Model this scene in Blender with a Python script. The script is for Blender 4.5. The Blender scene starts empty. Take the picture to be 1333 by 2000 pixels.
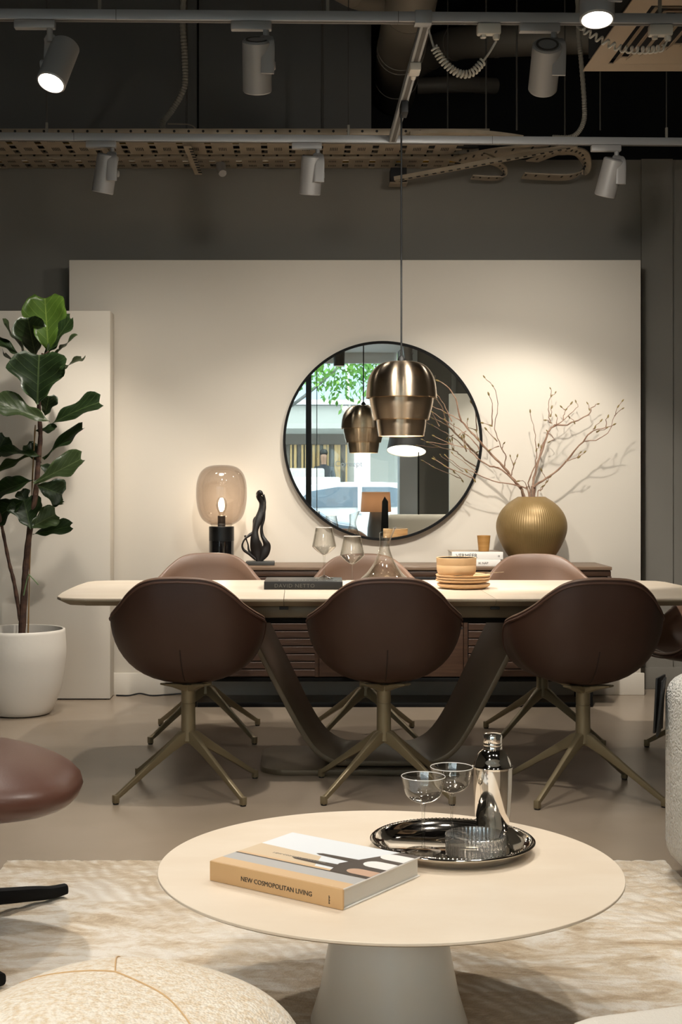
import bpy, bmesh, math, random
from mathutils import Vector, Matrix
random.seed(7)
SC = bpy.context.scene
COL = SC.collection
# ------------------------------------------------------------------ camera
F = 2669.0; CX = 580.0; CY = 942.0; H = 1.185       # focal length / vanishing point of a shift lens, 1333x2000 frame
cam_d = bpy.data.cameras.new('camera'); cam = bpy.data.objects.new('camera', cam_d); COL.objects.link(cam)
cam.location = (0, 0, H); cam.rotation_euler = (math.pi/2, 0, 0)
cam_d.sensor_width = 36; cam_d.lens = F/2000*36
cam_d.shift_x = (666.5-CX)/2000; cam_d.shift_y = (CY-1000)/2000
cam_d.clip_start = 0.05
SC.camera = cam
SC.cycles.transparent_max_bounces = 32; SC.cycles.max_bounces = 14
# ------------------------------------------------------------------ daylight (overcast sky over the street)
W = bpy.data.worlds.new('world'); SC.world = W; W.use_nodes = True
W.node_tree.nodes['Background'].inputs[0].default_value = (0.88, 0.95, 1.0, 1)
W.node_tree.nodes['Background'].inputs[1].default_value = 6.0
SC.view_settings.view_transform = 'Standard'; SC.view_settings.look = 'None'
SC.view_settings.exposure = 0.0; SC.view_settings.gamma = 1; SC.view_settings.use_curve_mapping = False

# ------------------------------------------------------------------ helpers
def P(px, py, d):
    """world point that stands at depth d behind frame position (px, py)"""
    return Vector(((px-CX)/F*d, d, H+(CY-py)/F*d))
def lin(hx):
    hx = hx.lstrip('#'); o = []
    for i in (0, 2, 4):
        c = int(hx[i:i+2], 16)/255
        o.append(c/12.92 if c <= .04045 else ((c+.055)/1.055)**2.4)
    return (*o, 1)
def thing(name, label, cat, loc=(0, 0, 0), rz=0, group=None):
    o = bpy.data.objects.new(name, None); COL.objects.link(o)
    o.location = loc; o.rotation_euler = (0, 0, rz); o.empty_display_size = .05
    return tag(o, label, cat, group)
def tag(o, label, cat, group=None):
    o['label'] = label; o['category'] = cat
    if group: o['group'] = group
    return o
def struct(o):
    o['kind'] = 'structure'; return o
def obj(name, bm, mat, parent=None, smooth=35, loc=None, rot=None):
    me = bm
    if isinstance(bm, bmesh.types.BMesh):
        me = bpy.data.meshes.new(name); bm.to_mesh(me); bm.free()
    if smooth and len(me.polygons):
        me.polygons.foreach_set('use_smooth', [True]*len(me.polygons))
        me.set_sharp_from_angle(angle=math.radians(smooth))
    if mat is not None:
        me.materials.clear(); me.materials.append(mat)
    o = bpy.data.objects.new(name, me); COL.objects.link(o)
    if parent is not None: o.parent = parent
    if loc is not None: o.location = loc
    if rot is not None: o.rotation_euler = rot
    return o
def dup(root, loc=None, rz=None, label=None):
    c = root.copy(); COL.objects.link(c)
    if loc is not None: c.location = loc
    if rz is not None: c.rotation_euler = (0, 0, rz)
    if label: c['label'] = label
    def rec(a, b):
        for ch in [k for k in bpy.data.objects if k.parent == a]:
            n = ch.copy(); COL.objects.link(n); n.parent = b; rec(ch, n)
    rec(root, c)
    return c
def bx(lo, hi, bev=0, seg=2, bm=None):
    """axis aligned box from corner to corner, optionally bevelled"""
    b = bmesh.new()
    bmesh.ops.create_cube(b, size=1)
    for v in b.verts:
        v.co = Vector([lo[i]+(v.co[i]+.5)*(hi[i]-lo[i]) for i in range(3)])
    if bev: bmesh.ops.bevel(b, geom=b.edges[:], offset=bev, segments=seg, profile=.5, affect='EDGES')
    return merge(bm, b)
def merge(bm, b, M=None):
    if M is not None: b.transform(M)
    if bm is None: return b
    me = bpy.data.meshes.new('t'); b.to_mesh(me); b.free(); bm.from_mesh(me); bpy.data.meshes.remove(me)
    return bm
def lathe(prof, n=48, bm=None, c=(0, 0, 0), rib=0, ribn=0):
    """surface of revolution about z; profile list of (r, z); r=0 closes"""
    b = bmesh.new(); rows = []
    for r, z in prof:
        if r < 1e-6: rows.append([b.verts.new((c[0], c[1], c[2]+z))])
        else:
            row = []
            for i in range(n):
                a = 2*math.pi*i/n; rr = r*(1+rib*math.cos(a*ribn)) if rib else r
                row.append(b.verts.new((c[0]+rr*math.cos(a), c[1]+rr*math.sin(a), c[2]+z)))
            rows.append(row)
    for A, B in zip(rows, rows[1:]):
        for i in range(n):
            j = (i+1) % n
            if len(A) == 1 and len(B) == 1: continue
            if len(A) == 1: b.faces.new((A[0], B[j], B[i]))
            elif len(B) == 1: b.faces.new((A[i], A[j], B[0]))
            else: b.faces.new((A[i], A[j], B[j], B[i]))
    bmesh.ops.recalc_face_normals(b, faces=b.faces)
    return merge(bm, b)
def cat(pts, per=6, closed=False):
    """Catmull-Rom through points (tuples of any length)"""
    out = []; n = len(pts)
    rng = range(n) if closed else range(n-1)
    for i in rng:
        if closed: p = [pts[(i+k-1) % n] for k in range(4)]
        else: p = [pts[max(i-1, 0)], pts[i], pts[i+1], pts[min(i+2, n-1)]]
        for k in range(per):
            t = k/per
            out.append(tuple(.5*(2*b+(c-a)*t+(2*a-5*b+4*c-d)*t*t+(-a+3*b-3*c+d)*t**3) for a, b, c, d in zip(*p)))
    if not closed: out.append(tuple(pts[-1]))
    return out
def tube(pts, rad, n=8, bm=None, caps=True, closed=False, up=None, ex=2.0):
    """sweep; rad is a number, or a list of r or (w,h) for each point; ex>2 squares the section"""
    pts = [Vector(p) for p in pts]; m = len(pts); b = bmesh.new(); rings = []
    prev = None
    for i, p in enumerate(pts):
        if closed: t = pts[(i+1) % m]-pts[i-1]
        else: t = pts[min(i+1, m-1)]-pts[max(i-1, 0)]
        t.normalize()
        if up is not None:
            s = t.cross(Vector(up))
            if s.length < 1e-5: s = t.orthogonal()
        elif prev is None: s = t.orthogonal()
        else:
            s = prev-t*prev.dot(t)
            if s.length < 1e-6: s = t.orthogonal()
        s.normalize(); prev = s; q = s.cross(t)
        r = rad[i] if isinstance(rad, (list, tuple)) else rad
        w, h = r if isinstance(r, (list, tuple)) else (r, r)
        ring = []
        for k in range(n):
            a = 2*math.pi*(k+.5)/n; ca, sa = math.cos(a), math.sin(a)
            ca = math.copysign(abs(ca)**(2/ex), ca); sa = math.copysign(abs(sa)**(2/ex), sa)
            ring.append(b.verts.new(p+s*(ca*w)+q*(sa*h)))
        rings.append(ring)
    rr = rings+[rings[0]] if closed else rings
    for A, B in zip(rr, rr[1:]):
        for k in range(n):
            b.faces.new((A[k], A[(k+1) % n], B[(k+1) % n], B[k]))
    if caps and not closed:
        b.faces.new(rings[0]); b.faces.new(rings[-1][::-1])
    bmesh.ops.recalc_face_normals(b, faces=b.faces)
    return merge(bm, b)
def prism(poly, z0, z1, bm=None, bev=0, M=None):
    """polygon in xy extruded from z0 to z1"""
    b = bmesh.new()
    A = [b.verts.new((x, y, z0)) for x, y in poly]; B = [b.verts.new((x, y, z1)) for x, y in poly]
    b.faces.new(A[::-1]); b.faces.new(B)
    for i in range(len(poly)):
        j = (i+1) % len(poly); b.faces.new((A[i], A[j], B[j], B[i]))
    bmesh.ops.recalc_face_normals(b, faces=b.faces)
    if bev: bmesh.ops.bevel(b, geom=b.edges[:], offset=bev, segments=2, profile=.5, affect='EDGES')
    return merge(bm, b, M)
def rrect(w, h, r, n=6, bow=0):
    """rounded rectangle outline centred on 0"""
    o = []
    for sx, sy, a0 in ((1, 1, 0), (-1, 1, 90), (-1, -1, 180), (1, -1, 270)):
        for k in range(n+1):
            a = math.radians(a0+90*k/n)
            o.append((sx*(w/2-r)+r*math.cos(a), sy*(h/2-r)+r*math.sin(a)))
    return o
def text(name, body, size, mat, parent, loc, rot, ext=.0004, sx=1.0, spacing=1.0, align='LEFT', shear=0):
    cu = bpy.data.curves.new('t', 'FONT'); cu.body = body; cu.size = size; cu.extrude = ext
    cu.align_x = align; cu.space_character = spacing; cu.resolution_u = 3; cu.shear = shear
    o = bpy.data.objects.new('t', cu); COL.objects.link(o)
    dg = bpy.context.evaluated_depsgraph_get(); dg.update()
    me = bpy.data.meshes.new_from_object(o.evaluated_get(dg)); me.name = name
    bpy.data.objects.remove(o); bpy.data.curves.remove(cu)
    r = obj(name, me, mat, parent, smooth=0, loc=loc, rot=rot); r.scale = (sx, 1, 1)
    return r

# ------------------------------------------------------------------ materials
def mat(name, col, rough=.5, metal=0., var=None, vscale=5., bump=0., bscale=60., spec=.5, stretch=(1, 1, 1),
        coat=0., sheen=0., aniso=0., trans=0., emit=None, estr=0., vdet=4., vlo=.35, vhi=.65, bdet=3.):
    m = bpy.data.materials.new(name); m.use_nodes = True; nt = m.node_tree; N = nt.nodes; L = nt.links
    b = N['Principled BSDF']
    def S(k, v): b.inputs[k].default_value = v
    c = lin(col)
    S('Base Color', c); S('Roughness', rough); S('Metallic', metal); S('Specular IOR Level', spec)
    S('Coat Weight', coat); S('Sheen Weight', sheen); S('Anisotropic', aniso)
    if aniso:
        t = N.new('ShaderNodeTangent'); t.direction_type = 'RADIAL'; t.axis = 'Z'; L.new(t.outputs[0], b.inputs['Tangent']); S('Anisotropic Rotation', .25)
    if emit: S('Emission Color', lin(emit)); S('Emission Strength', estr)
    tc = N.new('ShaderNodeTexCoord'); mp = N.new('ShaderNodeMapping'); mp.inputs['Scale'].default_value = stretch
    L.new(tc.outputs['Object'], mp.inputs[0])
    if var:
        n = N.new('ShaderNodeTexNoise'); n.inputs['Scale'].default_value = vscale; n.inputs['Detail'].default_value = vdet
        L.new(mp.outputs[0], n.inputs['Vector'])
        r = N.new('ShaderNodeValToRGB'); r.color_ramp.elements[0].position = vlo; r.color_ramp.elements[1].position = vhi
        r.color_ramp.elements[0].color = c; r.color_ramp.elements[1].color = lin(var)
        L.new(n.outputs['Fac'], r.inputs[0]); L.new(r.outputs[0], b.inputs['Base Color'])
    if bump:
        n2 = N.new('ShaderNodeTexNoise'); n2.inputs['Scale'].default_value = bscale; n2.inputs['Detail'].default_value = bdet
        L.new(mp.outputs[0], n2.inputs['Vector'])
        bp = N.new('ShaderNodeBump'); bp.inputs['Strength'].default_value = bump; bp.inputs['Distance'].default_value = .01
        L.new(n2.outputs['Fac'], bp.inputs['Height']); L.new(bp.outputs[0], b.inputs['Normal'])
    return m
def thin_glass(name, tint='#ffffff', edge='#d8dede', power=.25, gloss=.9, rough=.02, base=.06):
    """thin walled glass: clear when seen straight on, mirror-like and denser along its edges"""
    m = bpy.data.materials.new(name); m.use_nodes = True; nt = m.node_tree; N = nt.nodes; L = nt.links
    N.remove(N['Principled BSDF']); out = N['Material Output']
    lw = N.new('ShaderNodeLayerWeight'); lw.inputs['Blend'].default_value = power
    tr = N.new('ShaderNodeBsdfTransparent'); mixc = N.new('ShaderNodeMix'); mixc.data_type = 'RGBA'
    mixc.inputs['A'].default_value = lin(tint); mixc.inputs['B'].default_value = lin(edge)
    L.new(lw.outputs['Facing'], mixc.inputs['Factor']); L.new(mixc.outputs['Result'], tr.inputs[0])
    gl = N.new('ShaderNodeBsdfGlossy'); gl.inputs['Roughness'].default_value = rough; gl.inputs['Color'].default_value = (gloss,)*3+(1,)
    l2 = N.new('ShaderNodeLayerWeight'); l2.inputs['Blend'].default_value = .5
    pw = N.new('ShaderNodeMath'); pw.operation = 'POWER'; pw.inputs[1].default_value = 3.5; L.new(l2.outputs['Facing'], pw.inputs[0])
    fr = N.new('ShaderNodeMath'); fr.operation = 'MULTIPLY_ADD'; fr.inputs[1].default_value = .8; fr.inputs[2].default_value = base; L.new(pw.outputs[0], fr.inputs[0])
    mx = N.new('ShaderNodeMixShader'); L.new(fr.outputs[0], mx.inputs[0]); L.new(tr.outputs[0], mx.inputs[1]); L.new(gl.outputs[0], mx.inputs[2])
    L.new(mx.outputs[0], out.inputs[0])
    return m
def emission(name, col, s):
    m = bpy.data.materials.new(name); m.use_nodes = True; nt = m.node_tree
    nt.nodes.remove(nt.nodes['Principled BSDF'])
    e = nt.nodes.new('ShaderNodeEmission'); e.inputs[0].default_value = lin(col); e.inputs[1].default_value = s
    nt.links.new(e.outputs[0], nt.nodes['Material Output'].inputs[0]); return m
M = {}
M['wall'] = mat('dark_wall', '#7b776f', .85, bump=.05, bscale=120)
M['black'] = mat('black_paint', '#1b1c1d', .8)
M['bulk'] = mat('bulkhead_paint', '#6c6a66', .85)
M['cream'] = mat('cream_panel', '#d8d0c3', .65, bump=.03, bscale=200)
M['white_wall'] = mat('white_wall', '#dcdcda', .7)
M['floor'] = mat('polished_concrete', '#988977', .27, var='#a09180', vscale=1.8, bump=.02, bscale=3, spec=.5, vdet=8)
M['leather'] = mat('brown_leather_shaded', '#40291f', .45, var='#462f25', vscale=3, bump=.06, bscale=350)  # darkened copy of the leather, keeps the unlit chair backs in shade
M['leather_in'] = mat('brown_leather_inside_lit', '#7a5f4e', .38, var='#816655', vscale=3, bump=.05, bscale=350)  # lighter copy of the leather for the brightly lit inner sides
M['piping'] = mat('leather_piping', '#553b30', .45)
M['seam'] = mat('leather_seam', '#2c1d17', .7)
M['olive'] = mat('olive_metal', '#8b7d61', .42, metal=.35)
M['olive_dark'] = mat('bronze_metal', '#6a5e4b', .45, metal=.35)
M['ceramic'] = mat('beige_ceramic', '#ddcdb8', .38, var='#e4d6c3', vscale=3.5, vdet=8, stretch=(1, 2.2, 1))
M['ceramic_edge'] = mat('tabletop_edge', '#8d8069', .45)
M['blackm'] = mat('black_metal', '#0b0b0b', .7, spec=.2)
M['blackplastic'] = mat('black_plastic', '#090909', .6)
M['brass'] = mat('brushed_bronze', '#c9b69f', .26, metal=1, aniso=.9)
M['brass_rim'] = mat('polished_rim', '#d9b98d', .2, metal=1)
M['white_in'] = mat('white_lamp_inside', '#f6efe2', .5)
M['grey_metal'] = mat('grey_painted_metal', '#a8a6a4', .45, metal=.2)
M['track'] = mat('track_metal', '#aaabac', .42, metal=.25)
M['track_slot'] = mat('track_slot', '#55504a', .6)
M['tray'] = mat('galvanised_tray', '#a89b88', .5, metal=.15, var='#978a77', vscale=9)
M['conduit'] = mat('grey_conduit', '#8c877c', .6)
M['rod'] = mat('dark_steel_rod', '#4f4c46', .6)
M['duct'] = mat('duct_metal', '#8a8174', .55, metal=.2)
M['wirewhite'] = mat('white_cable', '#d6d0c4', .5)
M['diffuser'] = mat('diffuser_metal', '#a6937c', .5)
M['lens'] = emission('lamp_lens', '#fff4e2', 14)
M['lens_off'] = mat('lamp_lens_dim', '#4d4a45', .3)
M['chrome'] = mat('polished_steel', '#e8e2da', .06, metal=1)
M['paper'] = mat('book_pages', '#d9d4ca', .8, bump=.1, bscale=20, stretch=(1, 1, 60))
M['white_print'] = mat('white_cover', '#ece8e1', .45)
M['ink'] = mat('black_ink', '#3a352f', .6)
M['glass'] = thin_glass('clear_glass', '#fefefd', '#cbc8c1', .32)
M['window'] = thin_glass('window_glass', '#f4f8f8', '#dfe8e8', .3)
M['smoke'] = thin_glass('smoked_glass', '#e3dcd6', '#bfb5ae', .35)
# ================================================================== THE ROOM
YB = 7.86
struct(obj('floor', bx((-4, -3.0, -.12), (3.2, 9.6, 0)), M['floor']))
struct(obj('wall_back', bx((-4, YB, 0), (3.2, YB+.14, 3.04)), M['wall']))
struct(obj('trim_1', bx((1.98, YB-.02, 0), (2.16, YB, 3.04)), M['wall']))
struct(obj('baseboard_back', bx((-4, YB-.03, 0), (3.2, YB-.001, .125), .003), M['wall']))
struct(obj('wall_upper_1', bx((-4, YB, 3.04), (-.575, YB+.14, 4.25), .004), M['bulk']))
struct(obj('wall_upper_2', bx((-.565, YB+.01, 3.04), (.43, YB+.15, 4.25), .004), M['bulk']))
struct(obj('wall_recess', bx((-4, 9.5, 0), (3.2, 9.6, 4.25)), M['black']))
struct(obj('ceiling', bx((-4, .8, 4.25), (3.2, 9.6, 4.35)), M['black']))
struct(obj('wall_left', bx((-4.1, -3.0, 0), (-4, 9.6, 4.25)), M['wall']))
struct(obj('wall_right', bx((3.2, -3.0, 0), (3.3, 9.6, 4.25)), M['wall']))
struct(obj('ceiling_front', bx((-4, -3.0, 2.9), (3.2, .8, 3.0)), M['white_wall']))
struct(obj('trim_2', bx((-4, .72, 3.0), (3.2, .8, 4.25)), M['black']))
struct(obj('wall_column', bx((1.33, -2.9, 0), (1.56, -2.5, 2.9), .006), mat('column_paint', '#b9bdbe', .7)))
struct(obj('wall_front', bx((1.56, -2.72, 0), (3.2, -2.55, 2.9)), M['wall']))
struct(obj('trim_3', bx((2.0, -2.56, 0), (2.06, -2.50, 2.9), .005), mat('pale_trim', '#8d8b86', .6)))
# storefront
mv = bpy.data.materials.new('white_vinyl'); mv.use_nodes = True; nt = mv.node_tree; tb = nt.nodes.new('ShaderNodeBsdfTranslucent')
ms_ = nt.nodes.new('ShaderNodeMixShader'); nt.links.new(nt.nodes['Principled BSDF'].outputs[0], ms_.inputs[1]); nt.links.new(tb.outputs[0], ms_.inputs[2]); nt.links.new(ms_.outputs[0], nt.nodes['Material Output'].inputs[0])
M['vinyl'] = mv
w1 = struct(obj('window_1', bx((-4, -3.0, 0), (1.33, -2.92, .06), .004), M['blackm']))
obj('window_frame', bx((-4, -3.0, 2.76), (1.33, -2.92, 2.9), .004), M['white_wall'], w1)
for x in (-3.98, -1.9, .12):
    obj('mullion', bx((x, -3.0, .06), (x+.075, -2.92, 2.76), .006), mat('mullion_metal', '#3b3d40', .4, metal=.3), w1)
for x0, x1 in ((-3.9, -1.9), (-1.82, .12), (.2, 1.33)):
    obj('pane', bx((x0, -2.965, .06), (x1, -2.955, 2.76)), M['window'], w1)
obj('glass_joint', bx((.262, -2.97, .06), (.272, -2.95, 2.72)), mat('glass_edge', '#46565a', .3), w1)
text('window_lettering', 'Concept', .105, M['vinyl'], w1, (.505, -2.95, 1.395), (math.pi/2, 0, 0), .0005)

# freestanding display panels behind the table
t = thing('display_panel', 'tall wide cream display panel behind the sideboard carrying the round mirror', 'panel', (.325, 7.69, 0))
obj('board', bx((-1.595, -.07, 0), (1.595, .07, 2.425), .003), M['cream'], t)
obj('skirting', bx((-1.612, -.087, 0), (1.612, -.071, .124), .004), M['cream'], t)
t = thing('display_panel', 'lower narrower cream display panel standing behind the potted fig tree', 'panel', (-1.7, 7.52, 0))
obj('board', bx((-.68, -.075, 0.006), (.683, .075, 2.12), .003), M['cream'], t)
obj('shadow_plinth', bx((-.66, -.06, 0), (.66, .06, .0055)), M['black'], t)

# ================================================================== CEILING SERVICES
ZT = 2.84
def track(name, a, b, label, slots=True):
    a = Vector(a); b = Vector(b); c = (a+b)/2; L = (b-a).length; rz = math.atan2(b.y-a.y, b.x-a.x)
    t = thing(name, label, 'track', c, rz)
    obj('rail', bx((-L/2, -.018, -.018), (L/2, .018, .018), .003), M['track'], t)
    obj('slot', bx((-L/2+.02, -.008, -.0195), (L/2-.02, .008, -.0175)), M['track_slot'], t)
    return t
def ynear(x): return 4.862+.021*x
def yfar(x): return 6.59+.031*x
tn = track('lighting_track', (-1.9, ynear(-1.9), ZT), (2.4, ynear(2.4), ZT), 'long grey lighting track with three large spotlights and a coiled cable')
obj('joint_collar', bx((.17, -.024, -.026), (.23, .024, .022), .003), M['track'], tn)
for x in (.11, .109-1.0):
    obj('joint_line', bx((x, -.0185, -.0185), (x+.002, .0185, .0185)), M['track_slot'], tn)
tf = track('lighting_track', (-2.2, yfar(-2.2), ZT), (2.6, yfar(2.6), ZT), 'long grey lighting track running below the perforated cable tray')
for x in (-1.27, .745):
    obj('joint_line', bx((x, -.0185, -.0185), (x+.002, .0185, .0185)), M['track_slot'], tf)
tc_ = track('lighting_track', (.463, ynear(.46)+.02, ZT), (.463, yfar(.46)-.02, ZT), 'short cross track joining the two long tracks above the pendant')
# connector on the cross track
obj('feed_connector', bx((-.42, -.022, -.05), (-.33, .022, -.018), .006), M['wirewhite'], tc_)
obj('feed_plug', tube([(-.33, 0, -.04), (-.30, 0, -.045)], .012, 12), M['wirewhite'], tc_)
t3 = track('lighting_track', (-1.6, 4.14, ZT), (2.2, 4.14, ZT), 'grey lighting track holding the spotlight that hangs before the air diffuser')
t5 = track('lighting_track', (-1.6, 3.4, ZT), (2.2, 3.4, ZT), 'grey lighting track added above the far edge of the rug')  # added out of view to carry extra heads lighting the rug
t7 = track('lighting_track', (-1.6, -.5, ZT), (2.9, -.5, ZT), 'grey lighting track added near the shop window above the cream sofa')  # added with its heads to brighten the sofa and front panel
t6 = track('lighting_track', (-1.6, 1.3, ZT), (2.2, 1.3, ZT), 'grey lighting track added above the woven pouf')  # added to carry the extra head that brightens the pouf
t4 = track('lighting_track', (-1.6, 2.25, ZT), (2.2, 2.25, ZT), 'grey lighting track above the round coffee table')
for tr_, xs in ((tn, (-.95, -.14, 1.05)), (tf, (-1.4, .05, 1.6))):
    for x in xs:
        obj('hanger_wire', tube([(x, 0, .018), (x, 0, 1.41)], .0028, 6), M['rod'], tr_)
        obj('hanger_clip', bx((x-.006, -.006, .018), (x+.006, .006, .07), .002), M['conduit'], tr_)

def spot(x, y, aim, power, label, size=70, blend=.5, col=(1, .93, .83), side=1, adapter=-1, radius=.03, lensmat='lens', group=None, bo=0.0):
    """track spotlight: adapter in the rail, stem, flat bracket, drum head, lens; the lamp itself sits on the lens"""
    t = thing('track_spotlight', label, 'spotlight', (x, y, ZT-.0185), 0, group)
    obj('adapter', bx((-.125 if adapter < 0 else -.02, -.016, -.03), (.02 if adapter < 0 else .125, .016, 0), .004), M['grey_metal'], t)
    obj('stem', lathe([(0, -.075), (.011, -.075), (.011, -.03), (0, -.03)], 16), M['grey_metal'], t)
    piv = Vector((-.032*side, 0, -.15))
    a = (Vector(aim)-(Vector((x, y, ZT-.0185))+piv)).normalized()
    # bracket: flat plate beside the drum
    fy = -1 if side > 0 else 1
    bp = [(0, 0, -.05), (.0, .02*fy, -.065), (.006*side, .052*fy, -.085), (.008*side, .057*fy, -.12), (.006*side, .057*fy, -.20)]
    bp = cat(bp, 4)
    obj('bracket', tube(bp, [(.024 if i > 2 else .012+.004*i, .006) for i in range(len(bp))], 12, up=(0, 1, 0), ex=4), M['grey_metal'], t)
    obj('pivot_knob', lathe([(0, -.004), (.016, -.004), (.016, .012), (.012, .016), (0, .016)], 20), M['grey_metal'], t,
        loc=piv+Vector((.05*side, 0, -.005)), rot=(0, math.pi/2*side, 0))
    q = Vector((0, 0, -1)).rotation_difference(a).to_euler()
    r = .052; L = .172
    hd = obj('lamp_head', lathe([(0, .086), (r-.006, .086), (r, .08), (r, .079-L), (r-.003, .075-L), (r-.006, .075-L), (r-.008, .09-L), (0, .09-L)], 40), M['grey_metal'], t, loc=piv, rot=q)
    obj('lens', lathe([(0, .0885-L), (r-.009, .0885-L), (r-.009, .0895-L), (0, .0895-L)], 40), M[lensmat], hd)
    obj('cooling_slot', lathe([(r-.02, .0865), (r-.012, .0865), (r-.012, .088), (r-.02, .088)], 30), M['track_slot'], hd)
    ld = bpy.data.lights.new('spot_lamp', 'SPOT'); ld.energy = power; ld.color = col
    ld.spot_size = math.radians(size); ld.spot_blend = blend; ld.shadow_soft_size = radius
    lo = bpy.data.objects.new('spot_lamp', ld); COL.objects.link(lo); lo.parent = hd; lo.location = (0, 0, .082-L)
    l2 = bpy.data.lights.new('spill_fill', 'SPOT'); l2.energy = power*.29; l2.color = col; l2.spot_size = math.radians(165); l2.spot_blend = 1; l2.shadow_soft_size = .09   # added wide fill lamp, modelled as stray light of the reflector
    lo = bpy.data.objects.new('spill_fill', l2); COL.objects.link(lo); lo.parent = hd; lo.location = (0, 0, .080-L)
    return t
WARM = (1, .9, .76)
def fx(px, d): return (px-CX)/F*d
x = fx(97, 4.84);  spot(x, ynear(x), (-1.5, 3.5, 0), 120, 'lit grey spotlight shining forward over the leather footstool', side=-1, size=80)
x = fx(520, 4.86); spot(x, ynear(x), (-.15, 6.3, .3), 115, 'grey spotlight on the near track aimed at the middle of the dining table', size=95, blend=.8)
x = fx(1083, 4.88); spot(x, ynear(x), (1.0, 7.0, .8), 195, 'grey spotlight beside the coiled cable aimed away at the vase', size=62, blend=.35)
x = fx(219, 6.56); spot(x, yfar(x), (-1.4, 7.05, .1), 78, 'grey spotlight under the cable tray tilted towards the fig tree', size=90, blend=.6)
x = fx(621, 6.6); spot(x, yfar(x), (-.1, 7.25, .2), 40, 'small upright grey spotlight under the cable tray above the mirror', size=90, blend=.6)
x = fx(1206, 6.63); spot(x, yfar(x), (1.1, 7.4, .6), 70, 'grey spotlight on the far track tilted towards the vase of branches', size=75)
x = fx(1188, 4.14); spot(x, 4.14, (.75, 3.5, .0), 75, 'bright lit grey spotlight hanging before the square air diffuser', size=75)
OUT = 'added spotlights over the seating area and shop front'
for i, (sx, sy, am, pw) in enumerate(((-.35, 2.25, (.05, 2.75, .35), 15), (.55, 2.25, (.35, 2.8, .35), 15), (-.7, 1.3, (-.3, 1.95, .4), 130), (2.1, -.5, (2.4, -1.5, 1.2), 70), (1.3, -.5, (1.6, -1.2, .5), 50), (1.25, 2.25, (1.2, 2.8, .2), 50), (-.3, 3.4, (-.45, 4.0, 0), 42), (.6, 3.4, (.8, 4.0, 0), 42))):  # extra heads added to brighten rug, pouf, sofa and front panel
    spot(sx, sy, am, pw, 'grey track spotlight added to light the seating area and the shop front', size=72, blend=.8, group=OUT)

# coiled cables
def coil(name, ends, path, turns, r, label):
    """straight tail, helix around a sagging path, straight tail"""
    t = thing(name, label, 'cable', ends[0])
    pp = [Vector(p) for p in cat([tuple(p) for p in path], 12)]
    n = turns*12; pts = []
    L = [0]
    for a, b in zip(pp, pp[1:]): L.append(L[-1]+(b-a).length)
    def at(s):
        s *= L[-1]
        for i in range(len(pp)-1):
            if L[i+1] >= s:
                return pp[i].lerp(pp[i+1], (s-L[i])/max(L[i+1]-L[i], 1e-9)), (pp[i+1]-pp[i]).normalized()
        return pp[-1], (pp[-1]-pp[-2]).normalized()
    for i in range(n+1):
        p, tg = at(i/n); s = tg.cross(Vector((0, 1, 0))).normalized(); q = s.cross(tg)
        a = 2*math.pi*i/12
        pts.append(p+s*math.cos(a)*r+q*math.sin(a)*r-Vector(ends[0]))
    b = tube(pts, .0042, 6)
    obj('coil', b, M['wirewhite'], t)
    obj('tail', tube([Vector(e)-Vector(ends[0]) for e in (ends[0], (Vector(ends[0])+pp[0])/2+Vector((0, 0, -.004)), pp[0])], .0042, 6), M['wirewhite'], t)
    obj('tail', tube([Vector(e)-Vector(ends[0]) for e in (pp[-1], (Vector(ends[1])+pp[-1])/2+Vector((0, 0, -.004)), ends[1])], .0042, 6), M['wirewhite'], t)
    return t
dn = 4.87
c1 = coil('coiled_cable', (P(838, 58, dn+.03), P(970, 80, dn)), [P(848, 92, dn), P(868, 122, dn), P(896, 143, dn), P(922, 142, dn), P(944, 120, dn)], 19, .012, 'coiled white cable sagging between cross track and near track')
c2 = coil('coiled_cable', (P(1128, 52, 4.87), P(1308, 70, 4.89)), [P(1140, 58, 4.8), P(1175, 78, 4.8), P(1215, 95, 4.8), P(1262, 98, 4.84), P(1296, 94, 4.88)], 14, .011, 'coiled white cable stretched below the square air diffuser')
for px, lb in ((955, 'white cable feed box clipped under the track beside coiled cable'), (1292, 'white cable feed box clipped under the track before the air diffuser')):
    xx = fx(px, 4.88); t = thing('feed_box', lb, 'connector', (xx, ynear(xx), ZT-.0195))
    obj('box', bx((-.042, -.018, -.04), (.042, .018, -.0005), .006), M['wirewhite'], t)
    obj('gland', lathe([(0, -.056), (.01, -.056), (.013, -.05), (.013, -.04), (0, -.04)], 14, c=(.027, 0, 0)), M['wirewhite'], t)
    obj('knob', lathe([(0, -.05), (.011, -.05), (.011, -.04), (0, -.04)], 6, c=(-.02, 0, 0)), M['wirewhite'], t)

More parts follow.
